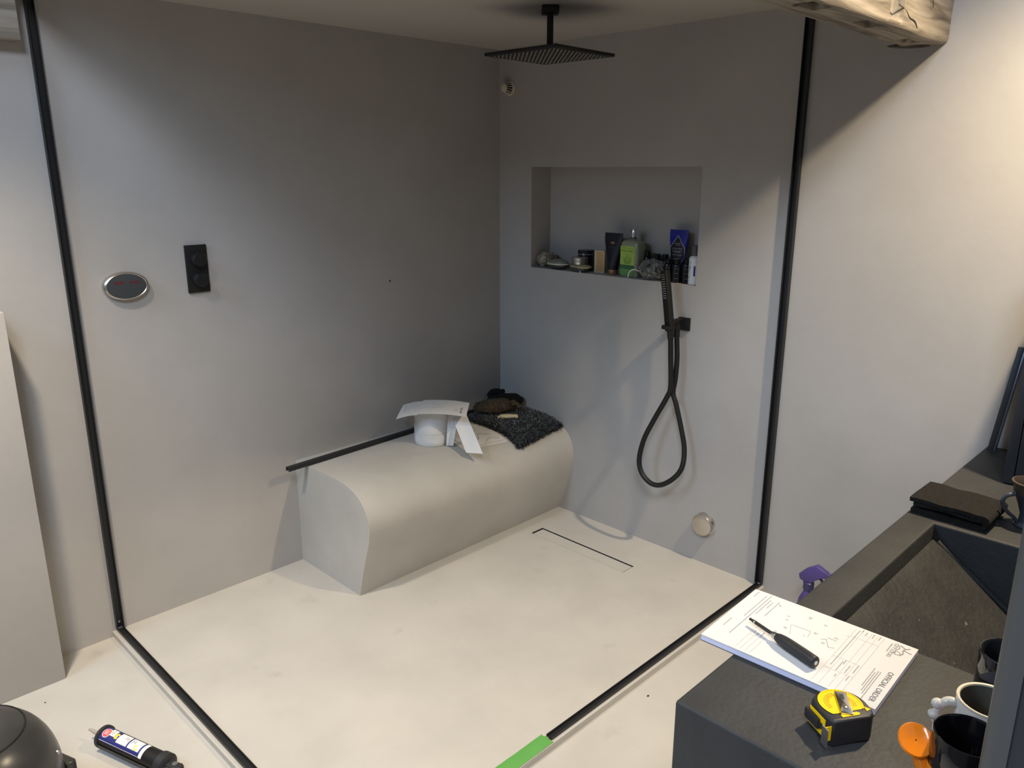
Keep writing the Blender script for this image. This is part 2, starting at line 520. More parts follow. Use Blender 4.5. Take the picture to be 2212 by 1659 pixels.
for y0, y1 in ((-4.5, -1.4), (-0.2, 0.12)):
    b.box((-4.62, y0, -0.12), (-4.5, y1, 3.7))
for y0, y1, z0, z1 in WINS:
    b.box((-4.62, y0, -0.12), (-4.5, y1, z0)); b.box((-4.62, y0, z1), (-4.5, y1, 3.7))
struct(b.build('wall_window', 'roomwall', smooth=False))
for i, (y0, y1, z0, z1) in enumerate(WINS):
    b = MB()
    ym = (y0 + y1) / 2
    for lo, hi in (((-4.58, y0, z0), (-4.52, y0 + .05, z1)), ((-4.58, y1 - .05, z0), (-4.52, y1, z1)), ((-4.58, y0 + .05, z0), (-4.52, y1 - .05, z0 + .05)),
                   ((-4.58, y0 + .05, z1 - .05), (-4.52, y1 - .05, z1)), ((-4.575, ym - .02, z0 + .05), (-4.525, ym + .02, z1 - .05))):
        b.box(lo, hi)
    win = struct(b.build('window_%d' % (i + 1), 'white', smooth=False))
    MB().box((-4.555, y0 + .05, z0 + .05), (-4.549, ym - .02, z1 - .05)).build('pane', 'glass', win, smooth=False)
    MB().box((-4.555, ym + .02, z0 + .05), (-4.549, y1 - .05, z1 - .05)).build('pane', 'glass', win, smooth=False)

# ================================================================== TIMBER BEAMS
def rough_beam(x0, x1, y0, y1, z0, z1, nx, ny, nz, amp, rnd, notch=None):
    bm = bmesh.new()
    b = MB()
    def face(fn, a, c):
        b.grid(fn, a, c)
    L = lambda a, c, t: a + (c - a) * t
    face(lambda u, v: (L(x0, x1, u), L(y0, y1, v), z0), nx, ny)
    face(lambda u, v: (L(x0, x1, u), L(y0, y1, v), z1), nx, ny)
    face(lambda u, v: (L(x0, x1, u), y0, L(z0, z1, v)), nx, nz)
    face(lambda u, v: (L(x0, x1, u), y1, L(z0, z1, v)), nx, nz)
    face(lambda u, v: (x0, L(y0, y1, u), L(z0, z1, v)), ny, nz)
    face(lambda u, v: (x1, L(y0, y1, u), L(z0, z1, v)), ny, nz)
    vv = [bm.verts.new(p) for p in b.v]
    for f in b.f: bm.faces.new([vv[i] for i in f])
    bmesh.ops.remove_doubles(bm, verts=bm.verts[:], dist=1e-5)
    cy, cz = (y0 + y1) / 2, (z0 + z1) / 2
    hy, hz = (y1 - y0) / 2, (z1 - z0) / 2
    for v in bm.verts:
        p = v.co
        dy = max(0, abs(p.y - cy) - (hy - rnd)); dz = max(0, abs(p.z - cz) - (hz - rnd))
        if dy > 0 and dz > 0:
            l = math.hypot(dy, dz)
            if l > rnd:
                k = rnd / l
                p.y = cy + math.copysign(hy - rnd + dy * k, p.y - cy)
                p.z = cz + math.copysign(hz - rnd + dz * k, p.z - cz)
        n1 = noise.noise_vector(Vector((p.x * 2.2, p.y * 6, p.z * 6))) * amp
        n2 = noise.noise_vector(Vector((p.x * 9, p.y * 24, p.z * 24))) * amp * 0.45
        p.y += n1.y + n2.y
        p.z += n1.z + n2.z
        if notch: notch(p)
    bmesh.ops.recalc_face_normals(bm, faces=bm.faces[:])
    bm.verts.index_update()
    r = MB().add([v.co[:] for v in bm.verts], [[v.index for v in f.verts] for f in bm.faces])
    bm.free()
    return r

def notch(p):
    # groove cut in the face towards the room
    if p.y < -1.80 and -0.455 < p.x < -0.385 and p.z > 1.893: p.y += 0.022
    # worn pockets in the underside
    if p.z < 1.90:
        for hx, hy, ax, ay in ((-0.80, -1.800, .045, .022), (-0.50, -1.795, .04, .014), (-0.165, -1.782, .045, .012)):
            if abs(p.x - hx) < ax and abs(p.y - hy) < ay: p.z += 0.03
bt = thing('timber_beam', 'old hewn oak beam running into the right wall above the shower edge', 'beam')
rough_beam(-2.3, 0.0, -1.832, -1.725, 1.874, 2.16, 190, 12, 22, 0.006, 0.012, notch).build('beam_body', 'wood', bt, angle=55)
for hx, hy, ax, ay in ((-0.80, -1.800, .040, .018), (-0.50, -1.795, .034, .011), (-0.165, -1.782, .040, .010)):
    MB().bbox((hx - ax, hy - ay, 1.893), (hx + ax, hy + ay, 1.905), 0.003).build('mortise', 'mortise', bt)
b = MB()
b.tube([(-0.405, -1.834, 1.925), (-0.36, -1.8345, 1.918), (-0.33, -1.835, 1.905), (-0.29, -1.8345, 1.901), (-0.265, -1.833, 1.888)], 0.0016, 6, 4)
b.build('crack', 'mortise', bt)
b = MB()
b.tube([(-0.19, -1.838, 1.98), (-0.185, -1.838, 1.96), (-0.178, -1.837, 1.947)], 0.0012, 6, 4)
b.build('crack', 'mortise', bt)
b = MB().sphere((0, 0, 0), .060, .016, .006, 14, 8, T(-0.055, -1.742, 1.874) @ RZ(-0.9))
b.build('splinter', 'mortise', bt)
bs = thing('timber_wall_plate', 'short grey-brown oak timber end against the left wall above the partition', 'beam')
rough_beam(-3.2, -1.886, -0.062, 0.0, 1.872, 2.14, 60, 6, 16, 0.0035, 0.006).build('beam_body', 'wood', bs, angle=55)

# ================================================================== BENCH
PL = [(0.0, 0.428), (-0.05, 0.429), (-0.12, 0.430), (-0.20, 0.431), (-0.265, 0.431), (-0.32, 0.428), (-0.365, 0.421), (-0.405, 0.408), (-0.440, 0.386), (-0.466, 0.356), (-0.482, 0.322), (-0.486, 0.288), (-0.480, 0.25), (-0.467, 0.205), (-0.451, 0.16), (-0.434, 0.105), (-0.418, 0.05), (-0.404, 0.0)]
PR = [(0.0, 0.428), (-0.05, 0.429), (-0.12, 0.430), (-0.20, 0.430), (-0.265, 0.430), (-0.32, 0.427), (-0.36, 0.420), (-0.40, 0.406), (-0.432, 0.383), (-0.457, 0.350), (-0.470, 0.318), (-0.475, 0.285), (-0.474, 0.25), (-0.466, 0.205), (-0.452, 0.155), (-0.432, 0.095), (-0.412, 0.045), (-0.392, 0.0)]
def bench_pt(x, k):
    """point on the bench surface: x, k = arc parameter in profile index units"""
    t = (x + 1.125) / 1.125
    i = max(0, min(len(PL) - 2, int(k))); fr = k - i
    def cr(P):
        p0 = P[max(0, i - 1)]; p1 = P[i]; p2 = P[i + 1]; p3 = P[min(len(P) - 1, i + 2)]
        return [0.5 * (2 * p1[c] + (p2[c] - p0[c]) * fr + (2 * p0[c] - 5 * p1[c] + 4 * p2[c] - p3[c]) * fr ** 2 + (3 * p1[c] - p0[c] - 3 * p2[c] + p3[c]) * fr ** 3) for c in (0, 1)]
    a = cr(PL); c = cr(PR)
    return Vector((x, a[0] + (c[0] - a[0]) * t, a[1] + (c[1] - a[1]) * t))
def bench_k(y):
    """profile index for a given depth y on the upper part of the bench"""
    for i in range(len(PL) - 1):
        if PL[i + 1][0] <= y <= PL[i][0]:
            return i + (PL[i][0] - y) / (PL[i][0] - PL[i + 1][0])
    return 11
NB = 3
rings = []
for s in range(9):
    x = -1.125 + 1.125 * s / 8
    rings.append([bench_pt(x, k / NB) for k in range((len(PL) - 1) * NB + 1)] + [Vector((x, 0, 0))])
bench = MB().loft(rings).build('bench', 'bench', angle=40)
tag(bench, 'built-in plastered bench with rounded overhanging front in the shower corner', 'bench')

# ================================================================== GLASS CHANNELS
def u_channel(length, wd, ht, th=0.0025):
    """U section along +x, opening up (+z), centred on y"""
    h = wd / 2
    sec = [(-h, 0), (h, 0), (h, ht), (h - th, ht), (h - th, th), (-h + th, th), (-h + th, ht), (-h, ht)]
    b = MB()
    vs = [(0, y, z) for y, z in sec] + [(length, y, z) for y, z in sec]
    fs = [(i, (i + 1) % 8, 8 + (i + 1) % 8, 8 + i) for i in range(8)]
    for o in (0, 8):
        fs += [(o + 0, o + 1, o + 4, o + 5), (o + 1, o + 2, o + 3, o + 4), (o + 0, o + 5, o + 6, o + 7)]
    return b.add(vs, fs)
o = u_channel(H - 0.010, 0.024, 0.016).build('glass_channel', 'black', smooth=False)
o.matrix_world = frame((-1.838, 0, 0.010), (0, 0, 1), (-1, 0, 0))
tag(o, 'upright black glazing channel on the wall with the oval controller', 'channel')
MB().cyl((0.020, 0.0, 0.0025), (0.020, 0.0, 0.0045), 0.004, n=10).build('screw', 'steel', o)
o = u_channel(H - 0.04, 0.026, 0.018).build('glass_channel', 'black', smooth=False)
o.matrix_world = frame((0, -1.4165, 0.010), (0, 0, 1), (0, 1, 0))
tag(o, 'upright black glazing channel on the wall beside the hose', 'channel')
o = u_channel(1.40, 0.022, 0.010).build('glass_channel', 'black', smooth=False)
o.matrix_world = frame((-1.838, -0.001, 0.0), (0, -1, 0), (1, 0, 0))
tag(o, 'black floor channel running from the partition side past the sealant gun', 'channel')
o = u_channel(1.194, 0.020, 0.010).build('glass_channel', 'black', smooth=False)
o.matrix_world = frame((-0.001, -1.4165, 0.0), (-1, 0, 0), (0, -1, 0))
tag(o, 'black floor channel ending at the green tape', 'channel')
# loose length on the bench
o = u_channel(1.02, 0.020, 0.016).build('glass_channel', 'black', smooth=False)
d = Vector((1.0, 0.055, -0.001)).normalized()
o.matrix_world = frame((-1.212, -0.092, 0.4475), d, Vector((0, -1, 0))) 
tag(o, 'loose black channel offcut lying along the back of the bench', 'channel')
# green tape over the end of the kerb
def tape_fn(u, v):
    x = -1.197 - u * 0.63
    yy = -1.391 - v * 0.044
    if u == 0: x += 0.003 * math.sin(v * 40) 
    return (x, yy, 0.0016 + 0.0018 * math.sin(PI * v) + 0.0004 * math.sin(u * 30))
t = MB().slab(tape_fn, 40, 8, 0.0008).build('masking_tape', 'green')
tag(t, 'strip of green masking tape stuck along the shower kerb', 'tape')

# ================================================================== LINEAR DRAIN
dr = thing('linear_drain', 'long slim floor drain with plastered insert cover in front of bench', 'drain', (DX0, DY0, -0.02))
W_, L_ = DX1 - DX0, DY1 - DY0
MB().box((0.0005, 0.0005, 0.0005), (W_ - 0.0005, L_ - 0.0005, 0.002)).build('trough', 'gapshade', dr, smooth=False)
b = MB()
for lo, hi in (((0, 0, .001), (.0008, L_, .0196)), ((W_ - .0008, 0, .001), (W_, L_, .0196)), ((.0008, 0, .001), (W_ - .0008, .0008, .0196)), ((.0008, L_ - .0008, .001), (W_ - .0008, L_, .0196))):
    b.box(lo, hi)
b.build('frame', 'gapshade', dr, smooth=False)  # dark liner added so the shallow gaps look deep in shade
MB().bbox((0.0040, 0.0048, 0.002), (W_ - 0.0068, L_ - 0.0092, 0.0185), 0.0004, 1).build('cover', 'floor', dr)

# ================================================================== WALL FIXTURES, LEFT WALL
# oval steam controller
oc = thing('steam_controller', 'oval chrome-rimmed control panel with dim red digits on left wall', 'controller', (-1.678, 0.0, 1.172))
mw = RX(PI / 2) @ RZ(-0.0)
MB().lathe([(0.064, 0), (0.0695, 0.003), (0.0705, 0.008), (0.0695, 0.016), (0.066, 0.021), (0.0625, 0.0225), (0.0605, 0.0215), (0.0600, 0.0190)], 64, mw, 1.0, 0.645, cap1=False).build('rim', 'nickel', oc)
MB().lathe([(0.0605, 0.0180), (0.0603, 0.0204), (0.0570, 0.0209)], 64, mw, 1.0, 0.645).build('face', 'darkface', oc)
b = MB()
for cx in (-0.026, 0.022):
    for k in range(3):
        x = cx - 0.011 + k * 0.0105
        for seg in ((0, 0, 0, .008), (.006, 0, .006, .008), (0, .008, .006, .008), (0, 0, .006, 0), (0, .004, .006, .004)):
            if random.random() < 0.8:
                p = [(x + seg[0], seg[1] + .008), (x + seg[2], seg[3] + .008)]
                b.stroke(p[0], p[1], 0.0020, fn=lambda a, c: (a, -0.0214, c))
b.build('digits', 'red', oc, smooth=False, recalc=False)
# mixer plate
mx = thing('shower_mixer', 'black rectangular mixer plate with two round knobs on left wall', 'shower mixer', (-1.439, 0.0, 1.126))
MB().bbox((-0.037, -0.010, 0.0), (0.037, 0.0, 0.160), 0.0015).build('plate', 'blackmat', mx)
for z in (0.112, 0.044):
    k = MB().lathe([(0.0235, 0.010), (0.0235, 0.034), (0.0215, 0.037), (0.010, 0.0372)], 32, T(0, 0, z) @ RX(PI / 2)).build('knob', 'blackmat', mx)
    MB().box((-0.0015, -0.0384, z - 0.001), (0.0015, -0.0370, z + 0.019)).build('marker', 'black', k)

# ================================================================== RIGHT WALL FIXTURES
# vent
vn = thing('wall_vent', 'small pale slotted vent cap high in the shower corner', 'vent', (0.0, -0.066, 1.874))
MV = RY(-PI / 2)
MB().lathe([(0.030, 0), (0.030, 0.004), (0.0255, 0.006), (0.0255, 0.002)], 24, MV, cap0=False, cap1=False).build('flange', 'cream', vn)
MB().lathe([(0.0135, 0.034), (0.017, 0.034), (0.0165, 0.038), (0.010, 0.0395), (0.0, 0.040)], 20, MV, cap1=False).build('cap', 'cream', vn)
MB().lathe([(0.014, 0.001), (0.010, 0.033)], 16, MV).build('core', 'blackmat', vn)
for k in range(14):
    a = 2 * PI * k / 14
    p0 = MV @ Vector((0.0265 * math.cos(a), 0.0265 * math.sin(a), 0.004)); p1 = MV @ Vector((0.0155 * math.cos(a), 0.0155 * math.sin(a), 0.035))
    MB().cyl(p0, p1, 0.0019, 0.0015, 6).build('rib', 'cream', vn)
# round outlet
so = thing('steam_outlet', 'round satin metal outlet disc low on the right wall', 'outlet', (0.0, -1.166, 0.173))
MB().lathe([(0.040, 0.0), (0.044, 0.001), (0.044, 0.026), (0.0425, 0.029), (0.039, 0.0305), (0.0, 0.0305)], 40, MV, cap1=False).build('cover', 'nickel', so)
MB().lathe([(0.041, 0.0), (0.046, 0.0), (0.046, 0.002), (0.041, 0.003)], 40, MV, cap0=False, cap1=False).build('flange', 'chrome', so)
m_ = T(-0.014, 0, 0) @ RX(-0.42)
MB().bbox((-0.003, -0.0446, -0.006), (0.003, -0.0425, 0.006), 0.0008, mtx=m_).build('slot', 'hole', so)

# hand shower with bracket and hose
hs = thing('hand_shower', 'black stick hand shower with looped hose on square wall bracket', 'hand shower', (0.0, -1.02, 0.96))
br = MB().bbox((-0.010, -0.0245, -0.0245), (0.0, 0.0245, 0.0245), 0.001).build('bracket_plate', 'blackmat', hs)
MB().bbox((-0.085, 0.000, 0.004), (-0.008, 0.022, 0.022), 0.002).build('bracket_arm', 'blackmat', br)
MB().bbox((-0.112, -0.004, -0.012), (-0.062, 0.032, 0.003), 0.003, mtx=RX(0.08)).build('holder', 'blackmat', br)
MB().cyl((-0.050, 0.002, -0.045), (-0.050, 0.002, 0.005), 0.0118, 0.0118, 16).build('outlet_elbow', 'blackmat', br)
# stick: from holder up, tilted towards the corner
p0 = Vector((-0.085, 0.010, -0.018)); p1 = Vector((-0.112, 0.062, 0.203))
ax = (p1 - p0).normalized()
mh = frame(p0, Vector((-1, 0.25, 0)), ax)     # x ~ out of the wall, y along the stick
st = MB().bbox((-0.012, 0.0, -0.0150), (0.012, (p1 - p0).length, 0.0150), 0.003, mtx=mh).build('handset', 'blackmat', hs)
b = MB()
for k in range(11):
    for c in (-0.006, 0.0, 0.006):
        q = mh @ Vector((0.0122, 0.125 + k * 0.0088, c))
        b.sphere(q, 0.0016, 0.0016, 0.0016, 6, 4)
b.build('spray_nozzles', 'steel', st)
hp = [(-0.085, 0.010, -0.014), (-0.084, 0.006, -0.05), (-0.078, 0.005, -0.118), (-0.075, 0.000, -0.237), (-0.075, 0.016, -0.286), (-0.088, 0.062, -0.386), (-0.104, 0.092, -0.468), (-0.116, 0.102, -0.550), (-0.120, 0.084, -0.604), (-0.118, 0.040, -0.636), (-0.110, -0.006, -0.632), (-0.096, -0.054, -0.592), (-0.080, -0.076, -0.544), (-0.062, -0.069, -0.475), (-0.058, -0.046, -0.395), (-0.058, -0.018, -0.308), (-0.059, -0.002, -0.264), (-0.055, -0.006, -0.207), (-0.051, -0.006, -0.132), (-0.050, -0.001, -0.07), (-0.050, 0.002, -0.035)]
MB().tube(hp, 0.0100, 12, 8).build('hose', 'blackmat', hs)
b = MB().cyl(hp[0], hp[1], 0.0130, 0.0112, 16)
b.build('hose_cone', 'blackmat', hs)

# rain shower
rs = thing('rain_shower', 'square black overhead rain shower hanging from the shower ceiling', 'shower head', (-0.556, -0.806, 1.885))
MB().bbox((-0.028, -0.028, 0.126), (0.028, 0.028, 0.151), 0.006, 3, RZ(0.78)).build('ceiling_flange', 'blackmat', rs)
MB().cyl((0, 0, 0.02), (0, 0, 0.13), 0.0105, n=24).build('drop_pipe', 'blackmat', rs)
MB().lathe([(0.0125, 0.012), (0.0135, 0.016), (0.0135, 0.034), (0.0118, 0.037)], 24).build('collar', 'blackmat', rs)
hd = MB().bbox((-0.150, -0.150, 0.0), (0.150, 0.150, 0.010), 0.002, 2, RZ(0.03)).build('head', 'blackmat', rs)
b = MB()
mz = RZ(0.03)
for i in range(15):
    for j in range(15):
        b.lathe([(0.0022, -0.0018), (0.0026, 0.0005)], 6, mz @ T(-0.126 + i * 0.018, -0.126 + j * 0.018, 0))
tag(b.build('nozzles', 'nozzle', hd), kind='stuff')

# ================================================================== NICHE ITEMS
ZN = NZ0
def tube_bottle(name, label, wd, dp, ht, cap_r, cap_h, matb, matc, loc, rot):
    """squeeze tube standing on its cap"""
    t = thing(name, label, 'tube', loc, rot)
    MB().lathe([(cap_r * 0.96, 0), (cap_r, 0.002), (cap_r, cap_h), (cap_r * .8, cap_h + 0.001)], 28).build('cap', matc, t)
    rings = []
    for k in range(13):
        s = k / 12
        e = s ** 1.2
        hw = cap_r * 1.02 + (wd / 2 - cap_r) * min(1, s * 1.25)
        hd_ = cap_r * (1 - e) + 0.0012
        z = cap_h + 0.001 + s * (ht - cap_h - 0.001)
        p = 2 + 1.2 * s
        ring = []
        for q in range(32):
            a = 2 * PI * q / 32
            c, sn = math.cos(a), math.sin(a)
            ring.append((hd_ * math.copysign(abs(c) ** (2 / p), c), hw * math.copysign(abs(sn) ** (2 / p), sn), z))
        rings.append(ring)
    body = MB().loft(rings).build('body', matb, t, angle=50)
    return t, body
def tube_x(cap_r, cap_h, wd, ht, z, y):
    """front (towards -x) surface of the tube at given y,z"""
    s = (z - cap_h) / (ht - cap_h)
    hw = cap_r * 1.02 + (wd / 2 - cap_r) * min(1, s * 1.25)
    hd_ = cap_r * (1 - s ** 1.2) + 0.0012
    p = 2 + 1.2 * s
    return -hd_ * max(0.0, 1 - abs(y / hw) ** p) ** (1 / p) - 0.0006

# beige net sponge
def pouf(name, label, matn, loc, rx, ry, rz, seed, n):
    t = thing(name, label, 'bath pouf', loc)
    random.seed(seed)
    MB().sphere((0, 0, rz), rx * .86, ry * .86, rz * .86, 28, 18, fn=lambda d: 1 + 0.10 * fbm(d, 3.2)).build('core', matn, t)
    b = MB()
    for k in range(n):
        d = Vector((random.gauss(0, 1), random.gauss(0, 1), random.gauss(0, 1))).normalized()
        a = d.cross(Vector((random.random() - .5, random.random() - .5, random.random() - .5))).normalized()
        c = Vector((d.x * rx * .8, d.y * ry * .8, rz + d.z * rz * .8))
        L = rx * random.uniform(.5, .9); h = rx * random.uniform(.16, .26)
        prev = None
        N = 8
        vs = []
        for i in range(N + 1):
            s = i / N - .5
            wv = a * (L * s) + d.cross(a) * (0.22 * L * math.sin(s * 9 + k))
            base = c + wv - d * (L * s * s * .9)
            vs += [base, base + d * h * (1 - 1.2 * abs(s)) + d.cross(a) * (h * .5 * math.sin(s * 14 + k * 2))]
        vs = [Vector((p.x, p.y, max(0.001, p.z))) for p in vs]
        b.add(vs, [(2 * i, 2 * i + 1, 2 * i + 3, 2 * i + 2) for i in range(N)])
    tag(b.build('ruffles', matn, t, recalc=False), kind='stuff')
    return t
pouf('bath_sponge', 'beige net bath sponge in the dark end of the niche', 'beige', (0.062, -0.242, ZN), 0.045, 0.045, 0.034, 3, 110)
# soap tray, rounded
t = thing('soap_case', 'rounded olive soap case with pale rim next to the beige sponge', 'soap case', (0.035, -0.335, ZN), 0.05)
MB().sphere((0, 0, 0.018), .034, .056, .018, 30, 12).build('base', 'dkgrey', t)
MB().lathe([(0.0335, 0.0205), (0.0365, 0.022), (0.0365, 0.0255), (0.033, 0.027)], 36, None, 1, 1.6).build('rim', 'cream', t)
MB().sphere((0, 0, 0.0275), .033, .053, .018, 30, 12).build('lid', 'soapdish', t)
# dish with tan soap
t = thing('soap_dish', 'dark grey oval dish with tan soap below the silver tin', 'soap dish', (0.028, -0.462, ZN))
MB().lathe([(0.024, 0), (0.029, 0.004), (0.033, 0.017), (0.0335, 0.021), (0.0315, 0.021), (0.028, 0.008), (0.0, 0.006)], 36, None, .95, 1.45, cap1=False).build('bowl', 'dkgrey', t)
MB().sphere((0.0, -0.006, 0.022), .0315, .056, .011, 28, 12, fn=lambda d: 1 + .12 * fbm(d, 2.5)).build('soap', 'soapcloth', t)
MB().cyl((-0.026, -0.026, 0.006), (-0.028, -0.030, 0.0005), 0.003, 0.003, 8).build('drip', 'white', t)
# tin stacked on dish
t = thing('metal_tin', 'small silver screw tin standing on the tan soap', 'tin', (0.030, -0.458, ZN + 0.0325))
MB().lathe([(0.030, 0), (0.031, 0.002), (0.031, 0.017), (0.0300, 0.018)], 32).build('body', 'steel', t)
MB().lathe([(0.0325, 0.018), (0.033, 0.0195), (0.033, 0.029), (0.0315, 0.0305), (0.0, 0.0305)], 32, cap1=False).build('lid', 'steel', t)
# dark jar behind
t = thing('cream_jar', 'dark aubergine cream jar behind the silver tin', 'jar', (0.086, -0.448, ZN))
MB().lathe([(0.032, 0), (0.034, 0.002), (0.034, 0.060), (0.032, 0.064)], 32).build('body', 'jar', t)
MB().lathe([(0.035, 0.064), (0.0355, 0.0655), (0.0355, 0.086), (0.034, 0.088), (0.0, 0.088)], 32, cap1=False).build('lid', 'jar', t)
MB().lathe([(0.0357, 0.070), (0.0359, 0.071), (0.0357, 0.072)], 32, cap0=False, cap1=False).build('band', 'silverprint', t)
# cream box
t = thing('soap_box', 'cream card box with peach printed front beside the black tube', 'box', (0.070, -0.546, ZN), 0.10)
MB().bbox((-0.015, -0.026, 0), (0.015, 0.026, 0.094), 0.001, 1).build('carton', 'boxcream', t)
MB().box((-0.0156, -0.017, 0.006), (-0.0151, 0.014, 0.089)).build('front_print', 'boxorange', t)
MB().box((-0.0156, -0.0225, 0.004), (-0.0152, -0.0205, 0.091)).build('edge_print', 'boxorange', t)
# black tube
t, bd = tube_bottle('shave_tube', 'black squeeze tube with rust emblem and copper cap in the niche', .088, .03, .172, .0215, .022, 'navytube', 'copper', (0.052, -0.624, ZN), 0.05)
b = MB()
em = [(-0.012, .132), (0, .127), (.012, .132), (0, .137)]
b.add([(tube_x(.0215, .022, .088, .172, z, y), y, z) for y, z in em], [(0, 1, 2, 3)])
b.build('emblem', 'orangeprint', bd, smooth=False, recalc=False)
b = MB()
for z, a in ((.116, .018), (.110, .014), (.050, .012), (.044, .015), (.038, .010)):
    b.words(-a, a, z, 0.0026, fn=lambda y, zz: (tube_x(.0215, .022, .088, .172, zz, y), y, zz))
b.build('small_print', 'dkgrey', bd, smooth=False, recalc=False)
b = MB().polystroke([(0.037, .126), (.040, .118), (.036, .110)], 0.0018, fn=lambda y, z: (tube_x(.0215, .022, .088, .172, z, y), y, z))
b.build('side_print', 'labelwhite', bd, smooth=False, recalc=False)
# green label bottle
t = thing('bath_gel_bottle', 'tall clear bottle with lime green label and silver cap', 'bottle', (0.062, -0.716, ZN), -0.10)
def rrect(hx, hy, r, n=6):
    out = []
    for cx, cy, a0 in ((hx - r, hy - r, 0), (-hx + r, hy - r, PI / 2), (-hx + r, -hy + r, PI), (hx - r, -hy + r, 1.5 * PI)):
        for k in range(n + 1):
            a = a0 + (PI / 2) * k / n
            out.append((cx + r * math.cos(a), cy + r * math.sin(a)))
    return out
rings = []
for z, hx, hy, r in ((0, .026, .044, .012), (.003, .028, .047, .013), (.134, .028, .047, .013), (.141, .0265, .0445, .015), (.147, .022, .036, .018), (.1505, .015, .018, .0145), (.152, .011, .011, .0109), (.156, .010, .010, .0099)):
    rings.append([(x, y, z) for x, y in rrect(hx, hy, r)])
bd = MB().loft(rings).build('body', 'liquid', t)
MB().lathe([(0.0125, .155), (0.0128, .158), (0.0128, .157)], 24).build('collar', 'blackmat', t)
MB().lathe([(0.0115, .158), (0.0115, .193), (0.0105, .1945), (0, .1945)], 24, cap1=False).build('cap', 'chrome', t)
lab = MB().box((-.0288, -.034, .006), (-.0282, .043, .124)).build('label', 'lime', bd)
MB().box((-.0292, -.034, .0065), (-.0289, .043, .030)).build('lower_print', 'midgreen', lab)
MB().box((-.0294, -.034, .031), (-.0290, .043, .048)).build('band', 'darkgreen', lab)
b = MB()
gv, gf = glyphs('stress relief', 0.066, 0.009)
b.add([(-.0296, .038 - x, .102 + y) for x, y in gv], gf)
for zz in (.116, .041, .036, .024, .018):
    b.words(-.028, .038, zz, .0024, fn=lambda y, z: (-.0297, y, z))
b.build('lettering', 'leafgreen', lab, smooth=False, recalc=False)
b = MB()
for k, (y0, tilt, L) in enumerate(((.014, 0, .04), (.006, -.5, .025), (.022, .5, .025), (.000, -.3, .02), (.027, .3, .02), (.010, -.2, .03), (.018, .2, .03))):
    b.stroke((y0 - .010, .053), (y0 - .010 + tilt * L, .053 + L), 0.0030, fn=lambda y, z: (-.0294, y, z))
b.build('plant_drawing', 'leafgreen', lab, smooth=False, recalc=False)
# small dark bottles behind the pouf
for i, (x, y, h, lb) in enumerate(((0.085, -0.772, .106, 'small black capped bottle next to the green label bottle'),
                                   (0.098, -0.812, .096, 'short black capped bottle behind the middle of the grey pouf'),
                                   (0.088, -0.856, .098, 'short black capped bottle behind the pouf next to the blue tube'))):
    t = thing('miniature_bottle', lb, 'bottle', (x, y, ZN), 0.1 * i, 'small black bottles behind the pouf')
    MB().lathe([(.015, 0), (.0165, .002), (.0165, h - .036), (.014, h - .026), (.009, h - .022)], 24).build('body', 'bottledark', t)
    MB().lathe([(.0118, h - .022), (.0122, h - .020), (.0115, h - .001), (.0105, h), (0, h)], 24, cap1=False).build('cap', 'blackmat', t)
    b = MB().grid(lambda u, v: (-.0168 * math.cos((u - .5) * 2), .0168 * math.sin((u - .5) * 2), .018 + v * (h - .07)), 8, 1)
    b.build('label', 'silverprint' if i else 'labelwhite', t, recalc=False)
# grey pouf
t = pouf('bath_pouf', 'fluffy grey net pouf with white hanging cord at the niche edge', 'pouf', (0.034, -0.838, ZN), 0.046, 0.064, 0.041, 5, 190)
MB().tube([(-.01, .06, .030), (-.022, .080, .036), (-.028, .095, .026), (-.029, .100, .010), (-.029, .101, .0025)], .0024, 8, 6).build('cord', 'white', t)
# blue tube
t, bd = tube_bottle('face_wash_tube', 'royal blue squeeze tube with black diamond label and silver outline', .086, .03, .198, .020, .024, 'bluetube', 'bluetube', (0.084, -0.918, ZN), -0.04)
fx = lambda y, z: (tube_x(.020, .024, .086, .198, z, y), y, z)
fx2 = lambda y, z: (tube_x(.020, .024, .086, .198, z, y) - .0004, y, z)
dia = [(0, .176), (.034, .128), (.031, .092), (.012, .050), (-.012, .050), (-.031, .092), (-.034, .128)]
b = MB()
n = len(dia)
for i in range(n):
    a, c = dia[i], dia[(i + 1) % n]
    for k in range(6):
        for j in range(6):
            f = lambda s, q: (q * (a[0] + (c[0] - a[0]) * s), .113 + q * ((a[1] - .113) + (c[1] - a[1]) * s))
            b.add([fx(*f(k / 6, j / 6)), fx(*f((k + 1) / 6, j / 6)), fx(*f((k + 1) / 6, (j + 1) / 6)), fx(*f(k / 6, (j + 1) / 6))], [(0, 1, 2, 3)])
lab = b.build('label', 'navytube', bd, smooth=False, recalc=False)
b = MB()
for a, c in zip(dia, dia[1:] + dia[:1]):
    if a == (.012, .050): continue
    for k in range(6):
        b.stroke((a[0] + (c[0] - a[0]) * k / 6, a[1] + (c[1] - a[1]) * k / 6), (a[0] + (c[0] - a[0]) * (k + 1) / 6, a[1] + (c[1] - a[1]) * (k + 1) / 6), .0024, fn=fx2)
b.build('outline', 'silverprint', lab, smooth=False, recalc=False)
b = MB()
for z, a in ((.146, .015), (.140, .012), (.116, .020), (.112, .016), (.102, .023), (.086, .012)):
    b.words(-a, a, z, .0028, fn=fx2)
gv, gf = glyphs('All Day Wash', 0.046, 0.008)
b.add([fx2(.023 - x, .121 + y) for x, y in gv], gf)
b.build('lettering', 'silverprint', lab, smooth=False, recalc=False)
